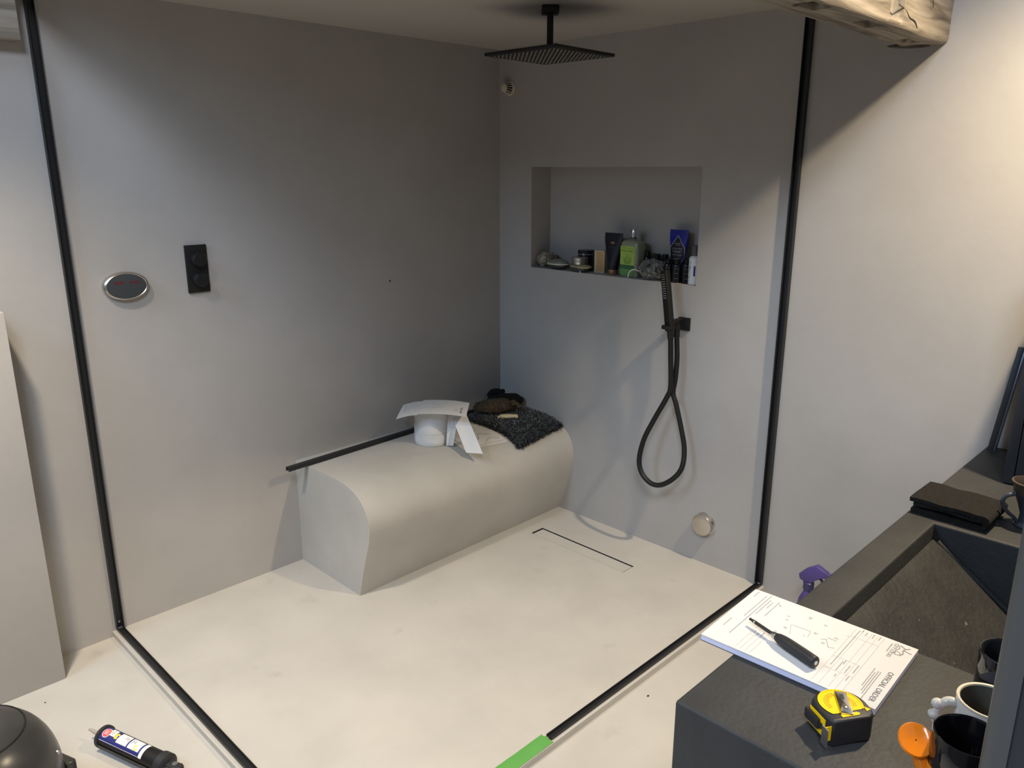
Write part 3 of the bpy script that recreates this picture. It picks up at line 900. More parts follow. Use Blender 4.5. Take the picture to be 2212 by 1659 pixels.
# three dark bottles in front of the blue tube
for i, (x, y, lb) in enumerate(((0.036, -0.906, 'dark bottle with silver print between the grey pouf and its twin'),
                                (0.036, -0.946, 'dark bottle with silver print in front of the blue tube'),
                                (0.046, -0.984, 'dark bottle half hidden behind the white bottle'))):
    t = thing('toiletry_bottle', lb, 'bottle', (x, y, ZN), 0.0, 'dark toiletry bottles in the niche')
    h = .086 if i < 2 else .090
    MB().lathe([(.0165, 0), (.0180, .002), (.0180, h - .026), (.0160, h - .018), (.010, h - .015)], 24).build('body', 'bottledark', t)
    MB().lathe([(.0115, h - .015), (.0118, h - .013), (.0118, h), (.0110, h + .001), (0, h + .001)], 20, cap1=False).build('cap', 'blackmat', t)
    b = MB()
    for z, a in ((.054, .50), (.036, .30), (.016, .35)):
        b.grid(lambda u, v: (-.0183 * math.cos((u - .5) * 2 * a - .55), .0183 * math.sin((u - .5) * 2 * a - .55), z + v * (.002 if z > .05 else .003)), 8, 1)
    b.build('small_print', 'greycap', t, recalc=False)
# white bottle with grey cap, front right
t = thing('lotion_bottle', 'white lotion bottle with grey cap at the lit end of the niche', 'bottle', (0.034, -1.026, ZN))
MB().lathe([(.020, 0), (.0225, .003), (.0225, .094), (.021, .102), (.015, .108), (.012, .110)], 32).build('body', 'white', t)
MB().lathe([(.0155, .110), (.016, .112), (.0150, .146), (.0135, .148), (0, .148)], 28, cap1=False).build('cap', 'greycap', t)
b = MB()
cyl = lambda y, z: (-.0228 * math.cos(y / .0228 - .55), .0228 * math.sin(y / .0228 + .0) , z)
def cylp(y, z):
    a = y / .0228
    return (-.0229 * math.cos(a), .0229 * math.sin(a), z)
for z, a0, a1 in ((.086, .0, .020), (.080, .004, .018), (.030, .004, .020), (.024, .008, .020), (.016, .010, .020)):
    b.words(a0, a1, z, .0022, fn=cylp)
b.build('small_print', 'dkgrey', t, smooth=False, recalc=False)
b = MB().grid(lambda u, v: cylp(-.016 + u * .007, .034 + v * .038), 4, 4)
b.build('blue_panel', 'navyprint', t, recalc=False)
b = MB().polystroke([(.006, .060), (.011, .066), (.008, .072), (.004, .066), (.010, .054), (.005, .048)], .0016, fn=cylp)
b.build('emblem', 'dkgrey', t, smooth=False, recalc=False)
# pump bottle with lime cap behind
t = thing('pump_bottle', 'white pump bottle with lime nozzle behind the white lotion bottle', 'bottle', (0.096, -1.020, ZN))
MB().lathe([(.018, 0), (.020, .002), (.020, .085), (.017, .095), (.012, .100)], 24).build('body', 'white', t)
MB().lathe([(.0135, .100), (.014, .102), (.014, .112), (.008, .116)], 20).build('collar', 'white', t)
MB().bbox((-.011, -.013, .114), (.011, .030, .122), .003).build('shoulder', 'white', t)
MB().bbox((-.006, -.010, .122), (.006, .012, .152), .003).build('nozzle', 'limecap', t)

# ================================================================== THINGS ON THE BENCH
RC = Vector((-0.606, -0.212, 0.4305))
t = thing('paper_towel_roll', 'big white paper towel roll standing on the bench with loose tail', 'paper roll', RC)
def rollr(a, z):
    return 0.0725 + 0.0012 * math.sin(3 * a + z * 30) + 0.0015 * fbm((math.cos(a) * 2, math.sin(a) * 2, z * 40))
def rl(u, v):
    a = 2 * PI * u; z = 0.001 + v * 0.154
    r = rollr(a, z)
    if v < .06: r -= .003 * (1 - v / .06)
    return (r * math.cos(a), r * math.sin(a), z)
b = MB().grid(rl, 64, 24)
b.grid(lambda u, v: ((.022 + (.0715 - .022) * v) * math.cos(2 * PI * u), (.022 + (.0715 - .022) * v) * math.sin(2 * PI * u), .155), 48, 3)
b.grid(lambda u, v: (.022 * math.cos(2 * PI * u), .022 * math.sin(2 * PI * u), .155 - v * .15), 48, 1)
b.build('roll', 'tissue', t, recalc=True, angle=50)
MB().lathe([(.0215, .002), (.0215, .153), (.0195, .153), (.0195, .002)], 32, cap0=False, cap1=False).build('core', 'boxcream', t)
# creases wound round the roll
for z0, am in ((.030, .006), (.022, .008), (.058, .002)):
    pts = []
    for k in range(15):
        a = -2.75 + k * 0.12
        pts.append((rollr(a, z0) * math.cos(a), rollr(a, z0) * math.sin(a), z0 - am * math.sin(PI * k / 14)))
    MB().tube(pts, .0011, 6, 3).build('crease', 'tissue', t)
# tail: leaves the right side of the roll and falls to the bench
TX = Vector((.63, -.78, 0))           # towards the right of the roll as seen across the bench
TF = Vector((-.63, -.78, 0))          # towards the front of the bench
TR = Vector((.77, -.63, 0))
def quadpt(c, u, v):
    return (c[0] * (1 - u) + c[1] * u) * (1 - v) + (c[3] * (1 - u) + c[2] * u) * v
C1 = [Vector(p) - RC for p in ((-.560, -.274, .566), (-.522, -.326, .572), (-.564, -.478, .4335), (-.602, -.420, .4335))]
def tail(u, v):
    p = quadpt(C1, u, v)
    return p + Vector((-.45, -.45, .35)) * (.016 * math.sin(PI * v) + .006 * math.sin(u * 5 + v * 4) * (1 - v) * v * 3)
MB().slab(tail, 14, 24, .0010).build('tail', 'tissue', t, angle=60)
C2 = [Vector(p) - RC for p in ((-.574, -.282, .566), (-.548, -.318, .570), (-.585, -.322, .4335), (-.604, -.300, .4335))]
def tail2(u, v):
    p = quadpt(C2, u, v)
    return p + Vector((-.5, -.5, 0)) * (.010 * math.sin(PI * v) + .003 * math.sin(u * 4 + v * 3))
MB().slab(tail2, 8, 18, .0010).build('tail', 'tissue', t, angle=60)

# order sheet lying on the roll
SU = Vector((.69, -.724, 0)).normalized(); SV = Vector((.724, .69, 0)).normalized()
SO = Vector((-.624, -.238, 0))
def sheet(x, y, lift=0.0):
    """x along the long side (-.148...148), y across (-.095...095)"""
    p = SO + SU * x + SV * y
    dd = max(0, -x - .050); ee = max(0, x - .055); ff = max(0, -y - .03)
    z = .5885 - 1.5 * dd * dd - 0.04 * dd - 0.5 * ee * ee - 0.9 * ff * ff + .006 * math.sin((x + .1) * 14) * (x > -.05)
    p = p - SU * (-dd * 0.15)
    return (p.x, p.y, z + lift)
sh = MB().slab(lambda u, v: sheet(-.148 + .296 * u, -.093 + .186 * v), 40, 20, .0004).build('order_sheet', 'paper')
tag(sh, 'printed order sheet drooping over the paper towel roll', 'paper sheet')
b = MB()
fs_ = lambda x, y: sheet(x, y, .0008)
gv, gf = glyphs('OFFICIAL ORDER', .072, .010)
# reading direction across the sheet, header at the right end
b.add([fs_(.118 + y, .005 - x) for x, y in gv], [f for f in gf])
b.build('heading', 'ink', sh, smooth=False, recalc=False)
b = MB()
for k, xx in enumerate((.108, .102, .096)):
    b.words(-.06, -.012 - .006 * k, xx, .0022, fn=lambda x, y: fs_(y, x))
for xx in (-.118, -.126, -.100):
    b.words(-.05, .06, xx, .002, fn=lambda x, y: fs_(y, x))
b.stroke((.055, -.085), (.055, .085), .001, fn=fs_)
b.stroke((-.085, -.085), (-.085, .085), .001, fn=fs_)
for k in range(3):
    pts = [(-.02 + (.05 + .008 * k) * math.cos(a * .4), .005 + .03 * math.sin(a * .4)) for a in range(17)]
    b.polystroke(pts, .0006, fn=fs_)
b.polystroke([(.118, .075), (.126, .08), (.120, .086), (.130, .085)], .003, fn=fs_)
b.build('printing', 'faint', sh, smooth=False, recalc=False)

# second sheet lying on the bench, partly below the mat
def sheet2(u, v):
    c = [Vector((-.545, -.375)), Vector((-.345, -.40)), Vector((-.30, -.12)), Vector((-.50, -.10))]
    p = (c[0] * (1 - u) + c[1] * u) * (1 - v) + (c[3] * (1 - u) + c[2] * u) * v
    q = bench_pt(p.x, bench_k(p.y))
    return q + Vector((0, 0, .0016 + .002 * math.sin(u * 5) * v))
s2 = MB().slab(sheet2, 14, 16, .0004).build('drawing_sheet', 'paper')
tag(s2, 'white drawing sheet on the bench half under the dark shaggy mat', 'paper sheet')
b = MB()
f2 = lambda x, y: tuple(Vector(sheet2(x, y)) + Vector((0, 0, .0009)))
b.polystroke([(.15, .12), (.35, .3), (.45, .22), (.6, .42), (.8, .3)], .012, fn=f2)
b.polystroke([(.5, .08), (.7, .2), (.9, .12)], .008, fn=f2)
b.polystroke([(.2, .35), (.5, .5), (.7, .55)], .007, fn=f2)
b.stroke((.04, .03), (.96, .05), .006, fn=f2)
b.build('pencil_sketch', 'pencil', s2, smooth=False, recalc=False)

# shaggy mat
mt = thing('bath_mat', 'dark grey shaggy bath mat draped over the front edge of the bench', 'bath mat', (-.2, -.3, .431))
MTO = Vector((-.2, -.3, .431))
def matp(u, v, lift=0.0):
    cD, cA, cB, cC = Vector((-.300, -.085)), Vector((-.318, -.440)), Vector((-.022, -.412)), Vector((-.020, -.10))
    # u: D->C / A->B ; v: back -> front
    p = (cD * (1 - u) + cC * u) * (1 - v) + (cA * (1 - u) + cB * u) * v
    q = bench_pt(p.x, bench_k(p.y))
    q2 = bench_pt(p.x, bench_k(p.y) + .05)
    tg = (q2 - q).normalized(); nn = Vector((1, 0, 0)).cross(tg)
    if nn.z < 0: nn = -nn
    edge = min(u, 1 - u, v, 1 - v)
    return q + nn * (lift + .003 + .010 * min(1, edge * 9) ** .5 + .004 * fbm((u * 4, v * 4, 0))) - MTO, nn
MB().slab(lambda u, v: matp(u, v)[0], 30, 30, .006).build('backing', 'shag', mt)
random.seed(11)
pt = []
for k in range(15000):
    u, v = random.random(), random.random()
    pt.append(matp(u, v))
ep = []
for k in range(2600):
    q_ = random.random(); sd_ = k % 4
    u, v = ((q_, .995), (q_, .005), (.995, q_), (.005, q_))[sd_]
    p_, n_ = matp(u, v)
    out_ = Vector((0, -1, 0) if sd_ == 0 else (0, 1, 0) if sd_ == 1 else (1, 0, 0) if sd_ == 2 else (-1, 0, 0))
    ep.append((p_, out_ + n_ * .3))
tag(MB().fibres([e for e in ep], .022, .0020, .25).build('edge_pile', 'shag', mt, recalc=False, smooth=False), kind='stuff')
tag(MB().fibres(pt[:9000], .024, .0022, .30).build('pile', 'shag', mt, recalc=False, smooth=False), kind='stuff')
tag(MB().fibres(pt[9000:], .025, .0015, .30).build('pile_tips', 'shagtip', mt, recalc=False, smooth=False), kind='stuff')

# brown fluffy mitt
ZM = .431 + .017
t = thing('wash_mitt', 'brown fringed wash mitt lying on the shaggy mat', 'wash mitt', (-.192, -.160, ZM + .004), -.60)
bl = lambda d: 1 + .16 * fbm(d, 2.0)
MB().sphere((0, 0, .032), .088, .050, .032, 28, 16, fn=bl).build('body', 'brown', t)
random.seed(5)
pts = []
for k in range(2600):
    d = Vector((random.gauss(0, 1), random.gauss(0, 1), abs(random.gauss(0, 1)) - .2)).normalized()
    q = bl(d)
    pts.append((Vector((d.x * .087 * q, d.y * .049 * q, .032 + d.z * .031 * q)), d))
tag(MB().fibres(pts, .013, .0009, .6).build('fringe', 'brown', t, recalc=False, smooth=False), kind='stuff')
b = MB()
for k in range(22):
    y = -.03 + .06 * k / 21
    b.tube([(.074, y, .042), (.096, y * 1.2, .046 + random.uniform(-.006, .006)), (.112 + random.uniform(-.01, .008), y * 1.3 - .004, .030 + random.uniform(-.01, .012))], .0016, 5, 3)
b.build('tassels', 'brown', t)
# black glove
t = thing('felt_glove', 'limp black felt glove behind the brown mitt on the mat', 'glove', (-.086, -.098, ZM), -.80)
b = MB()
b.sphere((0.020, -.006, .034), .086, .040, .034, 28, 16, fn=lambda d: 1 + .14 * fbm(d, 1.8))
b.build('body', 'felt', t)
MB().tube([(-.065, .012, .044), (-.045, .018, .062), (-.015, .016, .066), (.01, .008, .058)], .014, 12, 6, rfn=lambda s: .010 + .008 * math.sin(PI * s)).build('cuff', 'felt', t)
MB().sphere((.004, .012, .072), .012, .008, .012, 12, 8).build('thumb', 'felt', t)
# cream cloth roll
t = thing('cream_cloth', 'small folded cream cloth lying on the shaggy mat', 'cloth', (-.206, -.268, ZM + .003), -.60)
prof = []
for k in range(40):
    a = k / 39 * 4.2 * PI
    r = .0035 + .0085 * k / 39
    prof.append((r * math.cos(a) * 1.5, .013 + r * math.sin(a)))
def cr(u, v):
    i = min(38, int(u * 39)); fr = u * 39 - i
    y = prof[i][0] * (1 - fr) + prof[i + 1][0] * fr; z = prof[i][1] * (1 - fr) + prof[i + 1][1] * fr
    x = -.038 + .076 * v
    return (x, y * (1 - .25 * v) + .004 * math.sin(v * 4), z * (1 - .12 * v))
MB().slab(cr, 60, 8, .0015).build('roll', 'creamcloth', t, angle=60)
MB().slab(lambda u, v: (-.052 + .030 * u, .012 - .026 * v, .010 + .006 * math.sin(u * 3)), 6, 6, .002).build('flap', 'creamcloth', t)
MB().bbox((-.045, -.006, 0), (.035, .006, .004), .0015).build('underside', 'creamcloth', t)

# ================================================================== VANITY COUNTER
ZC = 0.735
CX0, CX1, CY0, CY1 = -1.662, -0.003, -2.78, -2.092
BX0, BX1, BY1, BY0 = -1.258, -0.690, -2.162, -2.62
vt = thing('vanity_counter', 'black concrete vanity counter with sunken ramp basin against right wall', 'counter')
b = MB()
xs = [CX0, BX0, BX1, CX1]; ys = [CY0, BY0, BY1, CY1]
# top slab with rounded outer edges: a ring of blocks joined in one mesh
def ringtop(z0, z1, r):
    bm = bmesh.new()
    def q(pts):
        bm.faces.new([bm.verts.new(p) for p in pts])
    for i in range(3):
        for j in range(3):
            if i == 1 and j == 1: continue
            for z in (z0, z1):
                q([(xs[i], ys[j], z), (xs[i + 1], ys[j], z), (xs[i + 1], ys[j + 1], z), (xs[i], ys[j + 1], z)])
    ox = [(CX0, CY0), (CX1, CY0), (CX1, CY1), (CX0, CY1)]
    for k in range(4):
        a, c = ox[k], ox[(k + 1) % 4]
        # split so that the outer wall shares the grid corners
        if k % 2 == 0: st_ = sorted([a[0], BX0, BX1, c[0]], reverse=a[0] > c[0]); pl = [(x, a[1]) for x in st_]
        else: st_ = sorted([a[1], BY0, BY1, c[1]], reverse=a[1] > c[1]); pl = [(a[0], y) for y in st_]
        for p, r_ in zip(pl[:-1], pl[1:]):
            q([(p[0], p[1], z0), (r_[0], r_[1], z0), (r_[0], r_[1], z1), (p[0], p[1], z1)])
    ix = [(BX0, BY0), (BX1, BY0), (BX1, BY1), (BX0, BY1)]
    for k in range(4):
        a, c = ix[k], ix[(k + 1) % 4]
        q([(a[0], a[1], z0), (c[0], c[1], z0), (c[0], c[1], z1), (a[0], a[1], z1)])
    bmesh.ops.remove_doubles(bm, verts=bm.verts[:], dist=1e-6)
    bmesh.ops.recalc_face_normals(bm, faces=bm.faces[:])
    ed = []
    for e in bm.edges:
        a, c = e.verts[0].co, e.verts[1].co
        if len(e.link_faces) == 2 and e.calc_face_angle(0) > .5 and not (abs(a.x - CX1) < 1e-6 and abs(c.x - CX1) < 1e-6):
            if abs(a.z - z1) < 1e-6 and abs(c.z - z1) < 1e-6: ed.append(e)
            elif abs(a.z - c.z) > .01 and abs(a.x - CX0) < 1e-6: ed.append(e)
    bmesh.ops.bevel(bm, geom=ed, offset=r, segments=3, profile=.5, affect='EDGES')
    bm.verts.index_update()
    m = MB().add([v.co[:] for v in bm.verts], [[v.index for v in f.verts] for f in bm.faces])
    bm.free()
    return m
ringtop(ZC - 0.20, ZC, 0.006).build('worktop', 'counter', vt, angle=40)
# cabinet body below
MB().box((CX0 + .001, CY0 + .002, -0.02), (CX1, CY1 - .001, ZC - .20)).build('carcass', 'counter', vt, smooth=False)
# ramp of the basin
def ramp(u, v):
    x = BX0 + (BX1 - BX0) * u
    y = BY1 + (BY0 - BY1) * v
    yy = (BY1 - y)
    z = .690 - .70 * max(0, yy - .006)
    return (x, y, max(z, ZC - .19) + .0015 * fbm((x * 9, y * 9, 0)))
MB().slab(ramp, 24, 24, .006).build('basin_ramp', 'basin', vt, angle=60)
MB().tube([(BX1 - .004, BY1 - .012 - .28 * k / 10, .690 - .70 * (.006 + .28 * k / 10) + .006) for k in range(11)], .008, 8, 1).build('basin_fillet', 'counter', vt)

# order pad
pd = thing('order_pad', 'white official order pad with printed form overhanging the black counter', 'notepad', (-1.284, -2.025, ZC), PI + 0.037)
PW, PH = .2085, .2935
MB().bbox((0, 0, 0.0005), (PW, PH, .0025), .0004, 1).build('backing_board', 'greycap', pd)
MB().box((0.0006, 0.0005, .0025), (PW - .0004, PH, .0108)).build('page_block', 'lav', pd)
tp = MB().slab(lambda u, v: (PW * u, PH * v, .0128 + .0006 * math.sin(v * 3)), 4, 12, .0018).build('top_page', 'paper', pd)
zt = lambda x, y: (x, y, .0133 + .0006 * math.sin(y / PH * 3))
U = lambda u, v: (u * PW, v * PH)
b = MB()
gv, gf = glyphs('OFFICIAL ORDER', .46 * PW, .0088)
b.add([zt(.47 * PW + x, .945 * PH + y) for x, y in gv], gf)
b.build('heading', 'ink', tp, smooth=False, recalc=False)
b = MB()
gv, gf = glyphs('CITY LOCKS', .235 * PW, .0065)
b.add([zt(.035 * PW + x, .882 * PH + y) for x, y in gv], gf)
b.words(.06 * PW, .22 * PW, .870 * PH, .0026, fn=zt)
b.build('company_name', 'pencil', tp, smooth=False, recalc=False)
b = MB()
# leaping hound over a monogram
cx, cy = .12 * PW, .925 * PH
b.polystroke([(cx - .016, cy - .004), (cx - .010, cy + .006), (cx - .002, cy + .004), (cx + .006, cy + .007), (cx + .016, cy + .004)], .0022, fn=zt)
b.polystroke([(cx - .010, cy + .006), (cx - .016, cy + .012)], .0018, fn=zt)
b.polystroke([(cx - .004, cy + .004), (cx - .002, cy + .013), (cx - .001, cy + .018)], .0018, fn=zt)
b.polystroke([(cx - .014, cy - .006), (cx - .006, cy - .002), (cx + .004, cy - .006), (cx + .012, cy - .004), (cx + .016, cy - .008)], .0014, fn=zt)
for k in range(14):
    a0, a1 = k * 2 * PI / 14, (k + 1) * 2 * PI / 14
    b.stroke((cx + .011 + .0055 * math.cos(a0), cy - .001 + .0045 * math.sin(a0)), (cx + .011 + .0055 * math.cos(a1), cy - .001 + .0045 * math.sin(a1)), .0011, fn=zt)
b.build('logo', 'pencil', tp, smooth=False, recalc=False)
b = MB()
for u0, u1, v in ((.52, .95, .915), (.52, .88, .903), (.55, .85, .891), (.50, .80, .879), (.05, .70, .684), (.56, .68, .805), (.03, .10, .80), (.03, .10, .765), (.04, .11, .725), (.60, .72, .77), (.55, .62, .735), (.75, .82, .80), (.58, .74, .725),
                  (.03, .14, .035), (.60, .76, .05), (.05, .50, .095), (.02, .82, .118), (.10, .40, .138), (.12, .26, .160), (.08, .38, .190), (.64, .68, .225), (.66, .72, .25), (.63, .72, .275), (.02, .06, .70), (.78, .82, .74)):
    b.words(u0 * PW, u1 * PW, v * PH, .0021, fn=zt)
b.build('small_print', 'pencil', tp, smooth=False, recalc=False)
b = MB()
for v in (.82, .785, .75, .70, .66):
    b.stroke(U(.03, v), U(.97, v), .0005, fn=zt)
for u in (.18, .55, .74):
    b.stroke(U(u, .66), U(u, .82), .0005, fn=zt)
for v in (.21, .24, .27, .30):
    b.stroke(U(.55, v), U(.97, v), .0005, fn=zt)
b.stroke(U(.72, .21), U(.72, .30), .0005, fn=zt)
b.build('form_lines', 'faint', tp, smooth=False, recalc=False)
b = MB()
b.polystroke([U(.35, .36), U(.345, .47), U(.445, .48)], .0007, fn=zt)
b.polystroke([U(.50, .39), U(.35, .35)], .0005, fn=zt)
b.polystroke([U(.34, .57), U(.34, .625)], .0007, fn=zt); b.polystroke([U(.40, .545), U(.37, .57), U(.47, .61), U(.45, .64)], .0007, fn=zt)
for (u, v, tx) in ((.30, .30, '91'), (.24, .29, '15'), (.42, .33, '305'), (.44, .45, '6'), (.33, .49, '214'), (.29, .60, '121'), (.43, .56, '157'), (.16, .50, '95'), (.13, .40, '20 4'), (.12, .20, '64'), (.62, .31, 'T'), (.53, .30, 'n'), (.20, .64, 'f')):
    gv, gf = glyphs(tx, None, .006)
    b.add([zt(u * PW + x * .7 * .006 , v * PH + y) for x, y in gv], gf)
b.build('pencil_sketch', 'pencil', tp, smooth=False, recalc=False)

# screwdriver on the pad
A = Vector((-1.451, -2.219, ZC + .0255)); Bn = Vector((-1.4245, -2.134, ZC + .0255)); C = Vector((-1.4035, -2.079, ZC + .024))
sd = thing('screwdriver', 'black handled slim screwdriver lying across the order pad', 'screwdriver', A)
ax = (Bn - A); L1 = ax.length
mm = ax.to_track_quat('Z', 'Y').to_matrix().to_4x4()
rg = []
for z, r, fl in ((0, .0080, 0), (.0015, .0100, 0), (.003, .0104, 0), (.010, .0104, 0), (.013, .0100, .0007), (.060, .0098, .0007), (.072, .0092, .0005), (.080, .0080, .0003), (.084, .0066, 0)):
    rg.append([((r + fl * math.cos(a * 8 * 2 * PI / 48)) * math.cos(2 * PI * a / 48), (r + fl * math.cos(a * 8 * 2 * PI / 48)) * math.sin(2 * PI * a / 48), z) for a in range(48)])
MB().loft(rg, mtx=mm).build('handle', 'rubber', sd, angle=60)
MB().lathe([(.0062, .084), (.0062, .089), (.0045, .094)], 16, mm).build('ferrule', 'steel', sd)
MB().lathe([(.0032, .092), (.0032, .138), (.0024, .141), (.0024, .147)], 12, mm).build('shaft', 'rubber', sd)
MB().lathe([(.0034, .133), (.0034, .136)], 12, mm).build('shaft_ring', 'steel', sd)
MB().lathe([(.0035, -.0006), (.0035, .0004)], 12, mm).build('end_dot', 'labelwhite', sd)

# tape measure
P2 = Vector((-1.595, -2.308, ZC))
e1 = Vector((.059, -.036, 0)).normalized(); e2 = Vector((-e1.y, e1.x, 0))
tm = thing('tape_measure', 'yellow and black tape measure lying on its side on the counter', 'tape measure', P2, math.atan2(e1.y, e1.x))
TH = .043
prof = [(0.004, 0.0)]
prof += [(.060 + .012 * math.sin(a), .012 - .012 * math.cos(a)) for a in [k * PI / 10 for k in range(0, 6)]]
for k in range(13):
    a = k / 12 * 1.9
    prof.append((.037 + .036 * math.cos(a) , .030 + .036 * math.sin(a)))
prof += [(.012, .062), (.004, .056), (0.0, .048), (-.001, .028), (0.0, .006)]
cs = MB().prism(prof, 0.0, TH, bev=.0042, seg=4).build('case', 'rubber', tm, angle=50)
# round yellow label on the upper side
cxl, cyl_ = .036, .034
n = 48
def disc(r0, r1, z, a0=0, a1=2 * PI, seg=40, fl=None):
    bb = MB()
    def f(u, v):
        a = a0 + (a1 - a0) * u; r = r0 + (r1 - r0) * v
        x, y = cxl + r * math.cos(a), cyl_ + r * math.sin(a)
        if fl: x, y = fl(x, y)
        return (x, y, z)
    return bb.grid(f, seg, 1)
clip_ = lambda x, y: (x, max(y, .0155))
lb = disc(0.0, .0308, TH + .0007, fl=clip_).build('label', 'yellow', tm, smooth=False)
disc(.0294, .0316, TH + .0012, fl=clip_).build('label_rim', 'yellow', lb, smooth=False)
b = MB()
for k in range(9):
    a = 1.5 + k * .22
    for q in range(3):
        b.stroke((cxl + (.016 + q * .0028) * math.cos(a), cyl_ + (.016 + q * .0028) * math.sin(a)), (cxl + (.018 + q * .0028) * math.cos(a + .13), cyl_ + (.018 + q * .0028) * math.sin(a + .13)), .0013, fn=lambda x, y: (x, y, TH + .0011))
for k in range(6):
    a = -.55 + k * .2
    for q in range(2):
        b.stroke((cxl + (.017 + q * .003) * math.cos(a), cyl_ + (.017 + q * .003) * math.sin(a)), (cxl + (.019 + q * .003) * math.cos(a + .12), cyl_ + (.019 + q * .003) * math.sin(a + .12)), .0013, fn=lambda x, y: (x, y, TH + .0011))
b.build('label_print', 'ytext', lb, smooth=False, recalc=False)
# belt clip
mcl = T(.040, .034, TH) @ RZ(1.15)
cl = MB().bbox((-.027, -.0085, .0022), (.022, .0085, .0040), .0008, mtx=mcl)
cl.bbox((-.027, -.0085, .0), (-.0245, .0085, .0040), .0006, mtx=mcl)
cl = cl.build('belt_clip', 'chrome', tm)
MB().lathe([(.0030, .004), (.0034, .0046), (.0022, .0054), (0, .0055)], 14, mcl @ T(-.014, 0, 0), cap1=False).build('screw', 'steel', cl)
MB().bbox((.004, -.003, .0038), (.016, .003, .0043), .0002, 1, mtx=mcl).build('slot', 'rubber', cl)
# yellow name strip on the top of the base side, and the small triangle
MB().prism([(.020, .0060), (.046, .0052), (.050, .0085), (.046, .0118), (.020, .0118)], TH + .0004, TH + .0011).build('name_strip', 'yellow', tm)
MB().prism([(.062, .010), (.070, .012), (.064, .020)], TH + .0002, TH + .0009).build('corner_mark', 'yellow', tm)
# front: yellow sticker, thumb lock, blade end
MB().box((-.0022, .014, .008), (-.0012, .050, .036)).build('front_sticker', 'yellow', tm, smooth=False)
MB().bbox((-.0075, .024, .014), (.0, .056, .031), .003).build('thumb_lock', 'rubber', tm)
MB().bbox((-.0042, .019, .018), (-.0020, .026, .027), .0006).build('lock_pad', 'rubber', tm)
bl_ = MB().bbox((-.010, .0035, .010), (.002, .0050, .034), .0005, 1).build('blade', 'yellow', tm)
MB().bbox((-.0112, -.0060, .006), (-.0100, .0085, .036), .0005, 1).build('end_hook', 'steel', bl_)

# mugs
def mug(name, label, loc, r, h, mo, mi, rot, group=None):
    t = thing(name, label, 'mug', loc, rot)
    w_ = .004
    MB().lathe([(r * .80, 0), (r * .9, .002), (r * .97, .012), (r, .03), (r, h - .002), (r - .001, h - .0004), (r - w_ * .6, h)], 48, cap1=False).build('body', mo, t)
    MB().lathe([(r - w_ * .55, h - .0001), (r - w_, h - .003), (r - w_, .02), (r * .8, .008), (0, .006)], 48, cap0=False, cap1=False).build('inside', mi, t)
    return t
# orange and black mug with a round disc handle
t = mug('novelty_mug', 'glossy black mug in an orange cup with round orange disc handle', (-1.560, -2.466, ZC), .0435, .094, 'blackglaze', 'blackglaze', 0)
MB().lathe([(.036, .0), (.0448, .004), (.0462, .02), (.0462, .044), (.0440, .045)], 48, cap0=True, cap1=False).build('lower_cup', 'orange', t)
def dsk(d): return 1.0
# disc stands at the mug's side that looks across the pad
md = T(-.016, .057, .062) @ RZ(3.75) @ RY(0.70)
MB().lathe([(0.0, -.004), (.014, -.0045), (.0195, -.002), (.0225, .001), (.0210, .004), (.014, .0028), (.006, .0010), (.001, .0008)], 40, md, cap0=False, cap1=False).build('disc_handle', 'orange', t)
MB().tube([(-.014, .044, .030), (-.015, .049, .040), (-.016, .055, .052)], .010, 12, 4, rfn=lambda s: .012 - .003 * s).build('handle_stem', 'orange', t)
# white mug with knobbly handle
t = mug('novelty_mug', 'white glazed mug with knobbly handle between the black mugs', (-1.446, -2.462, ZC), .042, .080, 'whiteglaze', 'greyin', 0)
MB().lathe([(.0418, .0785), (.0426, .0800), (.0418, .0815), (.0385, .0810), (.0375, .0790)], 48, cap0=False, cap1=False).build('rim', 'cream', t)
MB().tube([(-.018, .036, .068), (-.022, .048, .066), (-.028, .057, .052), (-.028, .056, .034), (-.022, .042, .020)], .006, 12, 6, rfn=lambda s: .0062 + .0012 * math.sin(s * 9)).build('handle', 'whiteglaze', t)
MB().sphere((-.026, .058, .060), .0085, .0085, .008, 16, 10).build('handle_knob', 'whiteglaze', t)
MB().sphere((-.030, .060, .044), .0080, .0080, .007, 16, 10).build('handle_knob', 'whiteglaze', t)
# black mug
t = mug('black_mug', 'matt black mug with pale crescent stripe beside the basin', (-1.318, -2.456, ZC), .043, .092, 'blackglaze', 'navy', 0)
b = MB().grid(lambda u, v: ((.0434) * math.cos(2.35 + u * 1.5), .0434 * math.sin(2.35 + u * 1.5), .052 + v * .022 * math.sin(PI * (u * .9 + .05)) + .012 * u), 16, 3)
b.build('stripe', 'pewter', t, recalc=False)

